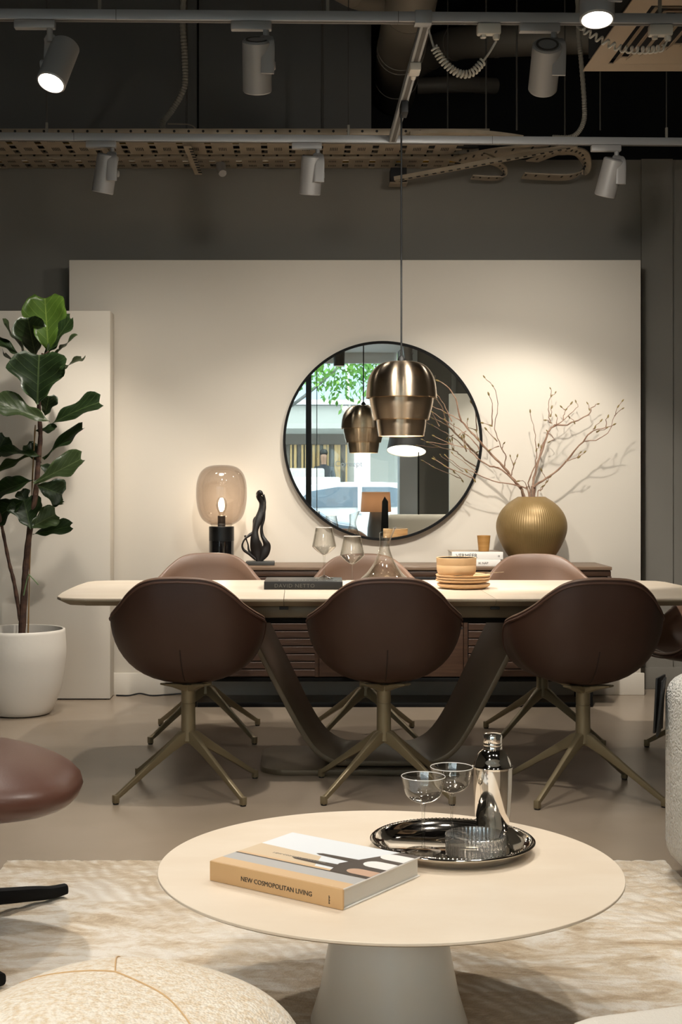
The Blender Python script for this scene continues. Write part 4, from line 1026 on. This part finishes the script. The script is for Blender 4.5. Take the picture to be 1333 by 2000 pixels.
# tray and bar things
YX, YY = .352, 3.09
t = thing('serving_tray', 'round polished steel tray with raised beaded rim on coffee table', 'tray', (YX, YY, KZ+.0002))
obj('dish', lathe([(0, .0), (.135, .0), (.16, .004), (.176, .018), (.183, .022), (.186, .0255), (.183, .028), (.172, .0275), (.158, .017), (.142, .006), (0, .0045)], 96), M['chrome'], t, smooth=50)
b = None
bead = lathe([(0, -.003), (.0028, 0), (0, .003)], 6); bm_me = bpy.data.meshes.new('bead'); bead.to_mesh(bm_me); bead.free()
b = bmesh.new()
for k in range(120):
    a = 2*math.pi*k/120; q = lathe([(0, -.0022), (.0026, 0), (0, .0022)], 5, c=(.1785*math.cos(a), .1785*math.sin(a), .0285)); b = merge(b, q)
o = obj('beaded_rim', b, M['chrome'], t); o['kind'] = 'stuff'
TRZ = KZ+.0049
def coupe(label, loc):
    t = thing('coupe_glass', label, 'glass', loc)
    obj('foot', lathe([(0, 0), (.038, 0), (.0395, .0015), (.02, .004), (.007, .008), (0, .01)], 40), M['glass'], t, smooth=60)
    obj('stem', lathe([(.005, .007), (.0034, .015), (.0032, .06), (.004, .095), (.007, .107)], 18), M['glass'], t, smooth=60)
    q = cat([(.002, .105), (.010, .109), (.026, .115), (.038, .125), (.0435, .138), (.046, .152), (.0497, .168)], 4)
    obj('bowl', lathe(q+[(r-.0013, z) for r, z in q[::-1]], 56), M['glass'], t, smooth=60)
    obj('rim', tube([(.049*math.cos(2*math.pi*k/48), .049*math.sin(2*math.pi*k/48), .168) for k in range(48)], .0009, 6, closed=True), M['rim_glint'], t)  # edge glint put in as a pale opaque ring
coupe('clear coupe cocktail glass on the tray beside the ribbed dish', (.284, 3.065, TRZ))
coupe('clear coupe cocktail glass on the tray next to the steel shaker', (.359, 3.165, TRZ))
t = thing('cocktail_shaker', 'polished steel cocktail shaker standing on the tray', 'shaker', (.459, 3.2, TRZ))
obj('body', lathe([(0, 0), (.034, 0), (.036, .003), (.042, .06), (.0455, .12), (.046, .158), (0, .158)], 64), M['chrome'], t, smooth=40)
obj('strainer_top', lathe([(0, .1585), (.047, .1585), (.0475, .163), (.044, .166), (.041, .178), (.034, .193), (.025, .201), (.0225, .203), (0, .203)], 64), M['chrome'], t, smooth=40)
obj('cap', lathe([(0, .2035), (.0225, .2035), (.0225, .21), (.0218, .211), (.0225, .212), (.0225, .217), (.0218, .218), (.0225, .219), (.0225, .234), (.02, .239), (.01, .241), (0, .2412)], 48), M['chrome'], t, smooth=40)
q = [(0, 0), (.064, 0), (.066, .003), (.0675, .046), (.0655, .047), (.064, .044), (.0625, .008), (0, .007)]
tag(obj('glass_dish', lathe(q, 180, rib=.012, ribn=45), thin_glass('ribbed_glass', '#f6f5f3', '#d6d3cc', .4, 1.0, .18, .2), None, smooth=60, loc=(.398, 3.035, TRZ)), 'low ribbed clear glass dish at the front of the tray', 'dish')

# ================================================================== FOOTSTOOL, POUF, ARMCHAIR
t = thing('footstool', 'brown leather footstool with rounded cushion on black star legs', 'footstool', (-1.03, 3.52, 0))
b = bmesh.new(); rows = []; nu, nv = 40, 20
for j in range(nv+1):
    v = -math.pi/2+math.pi*j/nv; row = []
    for i in range(nu):
        u = 2*math.pi*i/nu
        def sg(a, e): return math.copysign(abs(a)**e, a)
        x = .47*sg(math.cos(v), .8)*sg(math.cos(u), .75); y = .36*sg(math.cos(v), .8)*sg(math.sin(u), .75); z = .085*sg(math.sin(v), .9)
        if z < 0: z *= .95+.5*max(0, (-x)/.5)
        z += -.03*(x/.47)**2-.02*x
        row.append(b.verts.new((x, y, z+.432)))
    rows.append(row)
for A, B in zip(rows, rows[1:]):
    for i in range(nu): b.faces.new((A[i], A[(i+1) % nu], B[(i+1) % nu], B[i]))
bmesh.ops.remove_doubles(b, verts=b.verts, dist=1e-5); bmesh.ops.recalc_face_normals(b, faces=b.faces)
obj('cushion', b, mat('smooth_brown_leather', '#5a3b30', .34, bump=.04, bscale=250), t, smooth=180)
obj('post', lathe([(0, .05), (.03, .05), (.025, .1), (.025, .34), (0, .34)], 24), M['blackm'], t)
for ex, ey in ((.375, .35), (.345, -.36), (-.36, .35), (-.36, -.36)):
    e = Vector((ex, ey, 0)); d = e.normalized()
    p = cat([(0, 0, .075), tuple(e*.35+Vector((0, 0, .07))), tuple(e*.75+Vector((0, 0, .045))), tuple(e*.9+Vector((0, 0, .034))), tuple(e+Vector((0, 0, .034)))], 5)
    obj('leg', tube(p, [(.022-.008*k/len(p), .026-.012*k/len(p)) for k in range(len(p))], 12, up=(0, 0, 1), ex=3), M['blackm'], t)

def boucle(name, c0, c1, sc=150, st=1.0, dist=.008):
    m = bpy.data.materials.new(name); m.use_nodes = True; nt = m.node_tree; N = nt.nodes; L = nt.links; b = N['Principled BSDF']
    tc = N.new('ShaderNodeTexCoord'); v = N.new('ShaderNodeTexVoronoi'); v.inputs['Scale'].default_value = sc; L.new(tc.outputs['Object'], v.inputs['Vector'])
    n = N.new('ShaderNodeTexNoise'); n.inputs['Scale'].default_value = sc*.5; L.new(tc.outputs['Object'], n.inputs['Vector'])
    r = N.new('ShaderNodeValToRGB'); r.color_ramp.elements[0].color = lin(c0); r.color_ramp.elements[1].color = lin(c1); r.color_ramp.elements[0].position = .3; r.color_ramp.elements[1].position = .6
    L.new(n.outputs['Fac'], r.inputs[0]); L.new(r.outputs[0], b.inputs['Base Color'])
    b.inputs['Roughness'].default_value = .95; b.inputs['Sheen Weight'].default_value = .25; b.inputs['Specular IOR Level'].default_value = .2
    bp = N.new('ShaderNodeBump'); bp.inputs['Strength'].default_value = st; bp.inputs['Distance'].default_value = dist; bp.invert = True
    L.new(v.outputs['Distance'], bp.inputs['Height']); L.new(bp.outputs[0], b.inputs['Normal']); return m
M['bcream'] = boucle('cream_weave', '#dfc9aa', '#f1e7d7', 210, .5, .005)
M['bwhite'] = boucle('white_boucle', '#d6d2ca', '#e4e1da', 130)
t = thing('pouf', 'soft cream woven pouf with stitched seams beside the rug', 'pouf', (-.25, 1.97, 0))
prf = cat([(.0, .405), (.08, .403), (.15, .392), (.20, .368), (.232, .325), (.243, .26), (.24, .15), (.22, .05), (.19, .016), (.0, .016)], 6)
prf = [(r*1.08, z+.052*min(1, z/.25)) for r, z in prf]
b = lathe([(0, .457)]+prf[1:-1]+[(0, .017)], 72)
def puffy(x, y, z): return z+(.012*noise.noise((x*5, y*5, 1)) if z > .25 else 0)
for v in b.verts: v.co.x *= 1+.04*math.cos(2*math.atan2(v.co.y, v.co.x)); v.co.z = puffy(v.co.x, v.co.y, v.co.z)
obj('cushion', b, M['bcream'], t, smooth=180)
def top_z(x, y):
    r = math.hypot(x, y)
    for (r0, z0), (r1, z1) in zip(prf, prf[1:]):
        if r0 <= r <= r1: return puffy(x, y, z0+(z1-z0)*(r-r0)/max(r1-r0, 1e-6))
    return .3
for seam in (((-.17, .10), (-.1, .075), (-.02, .06)), ((-.02, .06), (.06, -.02), (.12, -.14)), ((-.02, .06), (-.03, .15), (-.03, .2))):
    p = [(x, y, top_z(x, y)+.0008) for x, y in cat(seam, 8)]
    obj('stitched_seam', tube(p, .0013, 6), mat('tan_stitch', '#d0ad80', .8), t)
ar = thing('armchair', 'white bouclé armchair with rounded arm beside the dining chairs', 'armchair', (1.485, 3.72, 0))
def rbox(lo, hi, r, seg=5):
    return bx(lo, hi, r, seg)
obj('arm', rbox((-.385, -.42, .045), (-.17, .42, .62), .075), M['bwhite'], ar, smooth=180)
obj('arm', rbox((.45, -.42, .045), (.68, .42, .62), .085), M['bwhite'], ar, smooth=180)
obj('seat', rbox((-.169, -.42, .06), (.449, .30, .43), .07), M['bwhite'], ar, smooth=180)
obj('backrest', rbox((-.169, .18, .10), (.449, .42, .80), .085), M['bwhite'], ar, smooth=180)
for sx in (-.26, .55):
    for sy in (-.3, .3): obj('foot', lathe([(0, 0.0), (.022, 0.0), (.03, .06), (0, .06)], 20, c=(sx, sy, .014)), M['olive_dark'], ar)
# price tags hanging on the arm
def ptag(label, loc, rx):
    t = thing('price_tag', label, 'tag', loc); t.rotation_euler = (rx[0], rx[1], rx[2])
    obj('card', bx((-.003, -.05, -.165), (.003, .05, 0), .001), M['blackplastic'], t)
    obj('card_insert', bx((-.0036, -.035, -.135), (-.0031, .035, -.04)), mat('grey_card', '#8d8a84', .4), t)
ptag('black swing tag hanging on the white bouclé arm', (1.092, 4.06, .60), (0, .10, -.35))
ptag('black swing tag tucked behind the other tag on the arm', (1.098, 4.12, .60), (0, .05, -.5))
t = thing('bench', 'white upholstered bench corner beside the coffee table', 'bench', (.80, 1.62, 0), R_(17))
obj('seat', rbox((-.40, -.40, .07), (.6, .33, .485), .06), mat('white_linen', '#e6dfd4', .85, bump=.2, bscale=300), t, smooth=180)
for sx in (-.3, .5):
    for sy in (-.3, .23): obj('foot', lathe([(0, .0), (.02, .0), (.025, .071), (0, .071)], 16, c=(sx, sy, .0165)), M['blackm'], t)
# ================================================================== THE FRONT OF THE SHOP (seen in the mirror)
t = thing('floor_lamp', 'floor lamp with dark conical shade lit white inside', 'lamp', (1.46, -1.2, 0))
obj('base', lathe([(0, 0), (.14, 0), (.14, .012), (.012, .02), (0, .02)], 40), M['blackm'], t)
obj('pole', tube([(0, 0, .02), (0, 0, 1.86), ], .007, 10), M['blackm'], t)
obj('arm', tube([(0, 0, 1.86), (-.12, 0, 1.86)], .007, 10), M['blackm'], t)
sh = obj('shade', lathe([(.19, .15), (.235, -.15), (.233, -.15), (.188, .148)], 56), mat('dark_shade', '#2a2724', .7), t, loc=(-.14, 0, 1.70), rot=(math.radians(16), math.radians(4), 0))
obj('shade_lining', lathe([(.187, .146), (.232, -.149)], 56), M['white_in'], sh)
obj('diffuser', lathe([(0, -.14), (.229, -.14), (.229, -.135), (0, -.135)], 48), emission('lamp_diffuser', '#fff3dd', 3), sh)
ms_ = mat('tan_shade', '#bb9a7c', .8); nt = ms_.node_tree; tb = nt.nodes.new('ShaderNodeBsdfTranslucent'); tb.inputs[0].default_value = lin('#c9ad93'); mxs = nt.nodes.new('ShaderNodeMixShader')
nt.links.new(nt.nodes['Principled BSDF'].outputs[0], mxs.inputs[1]); nt.links.new(tb.outputs[0], mxs.inputs[2]); nt.links.new(mxs.outputs[0], nt.nodes['Material Output'].inputs[0]); M['shade_tl'] = ms_
t = thing('table_lamp', 'table lamp with tan drum shade and grey stone base near the shop window', 'lamp', (.98, -1.75, .42))
obj('base', lathe([(0, 0), (.11, 0), (.105, .2), (.075, .40), (0, .40)], 36), mat('stone_base', '#6f6c69', .6), t)
obj('shade', lathe([(.19, .40), (.175, .645), (.173, .645), (.188, .40)], 48), M['shade_tl'], t)
ld = bpy.data.lights.new('shade_light', 'POINT'); ld.energy = 5; ld.color = WARM; ld.shadow_soft_size = .04
lo = bpy.data.objects.new('shade_light', ld); COL.objects.link(lo); lo.parent = t; lo.location = (0, 0, .52)
t = thing('side_table', 'round dark side table under the tan shaded lamp', 'table', (.98, -1.75, 0))
obj('top', lathe([(0, .395), (.22, .395), (.22, .419), (0, .419)], 40), M['walnut'], t); obj('pedestal', lathe([(0, 0), (.15, 0), (.15, .012), (.03, .03), (.03, .395), (0, .395)], 32), M['blackm'], t)
t = thing('sofa', 'cream sofa with low back standing near the shop window', 'sofa', (1.75, -.95, 0))
obj('backrest', bx((-.68, -.42, .15), (.68, -.18, .80), .07, 5), mat('cream_linen', '#d9cfbf', .85), t, smooth=180)
obj('seat', bx((-.68, -.175, .12), (.68, .45, .42), .06, 4), mat('cream_linen_seat', '#d9cfbf', .85), t, smooth=180)
for sx in (-.6, .6):
    for sy in (-.33, .38): obj('foot', lathe([(0, 0), (.02, 0), (.025, .16), (0, .16)], 14, c=(sx, sy, 0)), M['blackm'], t)
o = tag(obj('price_tag', prism([(-.045, 0), (.045, 0), (.04, .40), (.0, .46), (-.03, .40)], -.004, .004, bev=.001), M['blackplastic'], None, loc=(1.03, -.84, .56), rot=(math.pi/2, 0, 0)), 'large black swing tag leaning against the cream sofa', 'tag')
t = thing('display_panel', 'cream display panel standing by the wall near the shop window', 'panel', (2.42, -1.6, 0))
obj('board', bx((-.55, -.05, 0), (.55, .05, 2.27), .004), M['cream'], t)
t = thing('wall_sensor', 'small beige sensor box high on the pale column', 'sensor', (1.76, -2.55, 2.5))
obj('box', bx((-.04, 0, -.07), (.04, .04, .07), .006), mat('sensor_beige', '#a59a88', .6), t); obj('cap', bx((-.03, .04, -.05), (.03, .046, -.02), .002), M['black'], t)
t = thing('ceiling_vent', 'slim grey slot vent in the white ceiling by the window', 'vent', (.95, -1.5, 2.9))
obj('frame', bx((-.14, -.05, -.012), (.14, .05, -.0005), .003), M['grey_metal'], t); obj('slot', bx((-.12, -.03, -.014), (.12, .03, -.0125)), M['black'], t)
# dark ceiling downlight seen in the mirror
t = thing('ceiling_downlight', 'dark cylinder downlight hanging near the shop window', 'spotlight', (.5, -1.0, 2.9))
obj('stem', lathe([(0, -.12), (.01, -.12), (.01, -.0005), (0, -.0005)], 12), M['blackm'], t)
obj('drum', lathe([(0, -.12), (.07, -.12), (.065, -.34), (.06, -.34), (.058, -.325), (0, -.325)], 32), mat('dark_drum', '#4a4541', .5), t)
obj('lens', lathe([(0, -.327), (.056, -.327), (.056, -.329), (0, -.329)], 32), M['lens'], t)

# ------------------------------------------------------------------ street
struct(obj('floor_street', bx((-14, -30, -.32), (14, -3.05, -.2)), mat('asphalt', '#77797b', .9, bump=.2, bscale=60)))
struct(obj('floor_kerb', bx((-14, -4.6, -.199), (14, -3.06, -.06), .01), mat('paving', '#b7b6b2', .85)))
def car(label, loc, body, L=4.3):
    t = thing('parked_car', label, 'car', loc)
    side = [(-2.15, .30), (-2.12, .62), (-1.95, .78), (-1.45, .86), (-.85, 1.30), (-.4, 1.38), (.55, 1.38), (1.15, 1.28), (1.75, .90), (2.08, .82), (2.15, .55), (2.12, .28)]
    Mx = Matrix.Rotation(math.pi/2, 4, 'X')
    obj('body', prism(cat(side, 4)+[(1.6, .2), (-1.6, .2)], -.86, .86, bev=.03, M=Mx), body, t, smooth=40)
    win = [(-1.15, .98), (-.78, 1.24), (-.35, 1.31), (.5, 1.31), (1.05, 1.22), (1.32, 1.0)]
    for s in (-1, 1):
        obj('side_window', prism(win, -.012, .012, M=Matrix.Translation((0, s*.862, 0)) @ Mx), mat('car_glass', '#7f8c96', .1), t, smooth=0)
        for x in (-1.3, 1.3):
            wh = obj('wheel', lathe([(0, -.1), (.2, -.1), (.31, -.09), (.31, .09), (.2, .1), (0, .1)], 28), M['blackplastic'], t, loc=(x, s*.78, .31), rot=(math.pi/2, 0, 0))
            obj('hub', lathe([(0, -.105), (.19, -.105), (.19, .105), (0, .105)], 20), M['grey_metal'], wh)
        obj('pillar', bx((-.02, s*.862-.016, .88), (.05, s*.862+.016, 1.33)), body, t)
    return t
wc = mat('white_car_paint', '#f1f4f6', .25, coat=.5)
car('white car parked outside the shop window', (1.0, -7.7, -.2), wc)
car('dark blue car parked nearest the kerb outside', (-1.2, -5.85, -.3), mat('blue_car_paint', '#5d6a78', .25, coat=.5))
# building over the road: pale frame, shop bays, upper glazing
bd = thing('shop_building', 'pale glass fronted shop building across the street', 'building', (0, -14.5, -.2))
pale = mat('pale_cladding', '#e6eaec', .7); gl_ = mat('blue_grey_glazing', '#9fb0bb', .15); dk = mat('shop_interior', '#5b564f', .8); stone = mat('stone_fascia', '#a9aaa2', .8)
obj('back_wall', bx((-12, -2.2, 0), (12, -2.0, 5.2)), stone, bd)
obj('floor_slab', bx((-12, -2.0, 0), (12, .1, .35)), pale, bd)
obj('fascia', bx((-12, -.1, 2.55), (12, .1, 3.05)), stone, bd)
obj('ledge', bx((-12, -.1, 3.06), (12, .25, 3.16)), pale, bd)
for k, x in enumerate((-8, -4.5, -1.1, 1.25, 3.4, 6.5, 10)):
    obj('column', bx((x, -.15, .35), (x+.34, .15, 2.55), .01), pale, bd)
for x in (-10.5, -7.5, -4.5, -1.5, 1.1, 4.0, 7, 10):
    obj('mullion', bx((x-.04, .0, 3.17), (x+.04, .08, 4.5), .005), pale, bd)
for x0_, x1_ in zip((-12, -10.46, -7.46, -4.46, -1.46, 1.14, 4.04, 7.04), (-10.54, -7.54, -4.54, -1.54, 1.06, 3.96, 6.96, 9.96)):
    obj('window', bx((x0_, 0, 3.17), (x1_, .03, 4.5)), gl_, bd)
obj('roof_band', bx((-12, -.1, 4.51), (12, .3, 5.2)), pale, bd)
M['shelfwood'] = mat('slatted_timber', '#c9a873', .7)
for k in range(26):
    w_ = .04+.05*((k*7) % 5)/5
    obj('timber_slat', bx((-1.0+k*.085, -1.9, 1.35), (-1.0+k*.085+w_, -1.85, 2.25)), M['shelfwood'] if k % 3 else dk, bd)
obj('dark_beam', bx((-1.05, -1.95, 2.26), (1.2, -1.8, 2.5)), dk, bd)
# showroom sofas and a shop assistant behind them
for (a, b_, z0, z1, y_, lb) in ((-.75, .62, .36, 1.50, -15.4, 'tall white sofa in the showroom across the street'), (-.7, .95, .36, 1.30, -14.6, 'low white sofa nearest the showroom glass across the street')):
    t = thing('showroom_sofa', lb, 'sofa', ((a+b_)/2, y_-.0, -.2)); w_ = (b_-a)/2
    obj('backrest', bx((-w_, -.1, z0), (w_, .1, z1+.2), .05, 3), M['bwhite'], t, smooth=180); obj('seat', bx((-w_, -.65, z0), (w_, -.101, z0+.4), .05, 3), M['bwhite'], t, smooth=180)
t = thing('showroom_table', 'dark dining table in the showroom across the street', 'table', (2.0, -15.4, .151))
obj('top', bx((-.5, -.4, .7), (.5, .4, .74), .005), dk, t)
for sx in (-.42, .42):
    for sy in (-.3, .3): obj('leg', bx((sx-.03, sy-.03, 0), (sx+.03, sy+.03, .7)), dk, t)
# person
def skin(name, verts, edges, radii, m, parent, sub=2):
    me = bpy.data.meshes.new(name); me.from_pydata(verts, edges, []); o = bpy.data.objects.new(name, me); COL.objects.link(o)
    md = o.modifiers.new('s', 'SKIN'); sv = me.skin_vertices[0].data if me.skin_vertices else None
    if sv is None:
        bm = bmesh.new(); bm.from_mesh(me); bm.verts.layers.skin.verify(); bm.to_mesh(me); bm.free(); sv = me.skin_vertices[0].data
    for i, r in enumerate(radii): sv[i].radius = (r, r) if not isinstance(r, tuple) else r
    sv[0].use_root = True
    o.modifiers.new('d', 'SUBSURF').levels = sub
    dg = bpy.context.evaluated_depsgraph_get(); dg.update()
    m2 = bpy.data.meshes.new_from_object(o.evaluated_get(dg)); bpy.data.objects.remove(o)
    return obj(name, m2, m, parent, smooth=180)
pe = thing('person', 'person in a dark jacket standing behind the white showroom sofas', 'person', (.62, -16.2, .151))
V = [(0, 0, .90), (0, 0, 1.1), (0, 0, 1.30), (0, .0, 1.42), (0, .01, 1.50), (0, .02, 1.60), (0, .02, 1.70),
     (.18, 0, 1.36), (.24, .03, 1.12), (.14, .2, 1.0), (-.18, 0, 1.36), (-.24, .03, 1.12), (-.14, .2, 1.0),
     (.09, 0, .85), (.10, .01, .48), (.10, 0, .08), (.10, .12, .04), (-.09, 0, .85), (-.10, .01, .48), (-.10, 0, .08), (-.10, .12, .04)]
E = [(0, 1), (1, 2), (2, 3), (3, 4), (4, 5), (5, 6), (2, 7), (7, 8), (8, 9), (2, 10), (10, 11), (11, 12), (0, 13), (13, 14), (14, 15), (15, 16), (0, 17), (17, 18), (18, 19), (19, 20)]
RD = [(.16, .11), (.15, .10), (.17, .11), (.07, .07), (.055, .06), (.085, .10), (.075, .09), .065, .05, .035, .065, .05, .035, .085, .06, .045, .04, .085, .06, .045, .04]
m_p = bpy.data.materials.new('person_surface'); m_p.use_nodes = True; nt = m_p.node_tree; N = nt.nodes
tc = N.new('ShaderNodeTexCoord'); sp = N.new('ShaderNodeSeparateXYZ'); nt.links.new(tc.outputs['Object'], sp.inputs[0])
cr = N.new('ShaderNodeValToRGB'); cr.color_ramp.interpolation = 'CONSTANT'; cr.color_ramp.elements[0].color = lin('#2c3138'); cr.color_ramp.elements[1].position = .72; cr.color_ramp.elements[1].color = lin('#b08a72')
dv = N.new('ShaderNodeMath'); dv.operation = 'DIVIDE'; dv.inputs[1].default_value = 2.0; nt.links.new(sp.outputs['Z'], dv.inputs[0]); nt.links.new(dv.outputs[0], cr.inputs[0]); nt.links.new(cr.outputs[0], N['Principled BSDF'].inputs['Base Color'])
skin('body', V, E, RD, m_p, pe)
hb = bmesh.new(); bmesh.ops.create_uvsphere(hb, u_segments=16, v_segments=10, radius=1)
for v in hb.verts: v.co = Vector((v.co.x*.095, v.co.y*.105-.01, v.co.z*.085+1.715))
obj('hair', hb, mat('dark_hair', '#1d1815', .6), pe)
# street tree: bare limbs and a hanging spray of green leaves
tr = thing('street_tree', 'street tree with bare limbs and a spray of green leaves', 'tree', (-.75, -4.25, -.06))
M['tbark'] = mat('grey_bark', '#8d8f8c', .9, bump=.5, bscale=20)
obj('trunk', tube(cat([(0, 0, 0), (.03, 0, 1.2), (.15, 0, 2.0), (.3, 0, 2.6), (.2, 0, 3.6), (.3, 0, 5)], 5), [.13, .125, .12, .118, .115, .112, .11, .105, .1, .1, .095, .09, .085, .08, .08, .075, .07, .07, .065, .06, .06, .055, .05, .05, .045, .04], 12), M['tbark'], tr)
for pts in ([(.2, 0, 2.1), (.7, .05, 2.35), (1.2, .1, 2.75), (1.8, .1, 3.3)], [(.15, 0, 1.7), (.35, .1, 2.0), (.75, .1, 2.5), (.85, .1, 2.9)], [(.25, 0, 2.4), (-.2, 0, 2.9), (-.5, 0, 3.8)]):
    p = cat(pts, 6); obj('limb', tube(p, [.035*(1-.7*k/len(p)) for k in range(len(p))], 8), M['tbark'], tr)
gm = mat('street_leaf', '#4f8a35', .5, var='#86b84e', vscale=2.5); rnd = random.Random(3)
b = bmesh.new()
for k in range(1300):
    u, v = rnd.random(), rnd.random()
    c = Vector((1.40+1.0*(u-.5)*1.6, rnd.uniform(-.3, .3), 3.0-.75*v*(1-abs(u-.5)*1.2)+rnd.uniform(0, .5)))
    d = Vector((rnd.uniform(-1, 1), rnd.uniform(-.6, .6), rnd.uniform(-1.4, -.1))).normalized(); s_ = d.orthogonal().normalized()
    s_ = Matrix.Rotation(rnd.uniform(0, 6.28), 3, d) @ s_; l = rnd.uniform(.07, .12)
    q = [b.verts.new(c), b.verts.new(c+d*l*.5+s_*l*.24), b.verts.new(c+d*l), b.verts.new(c+d*l*.5-s_*l*.24)]; b.faces.new(q)
o = obj('foliage', b, gm, tr, smooth=0); o['kind'] = 'stuff'
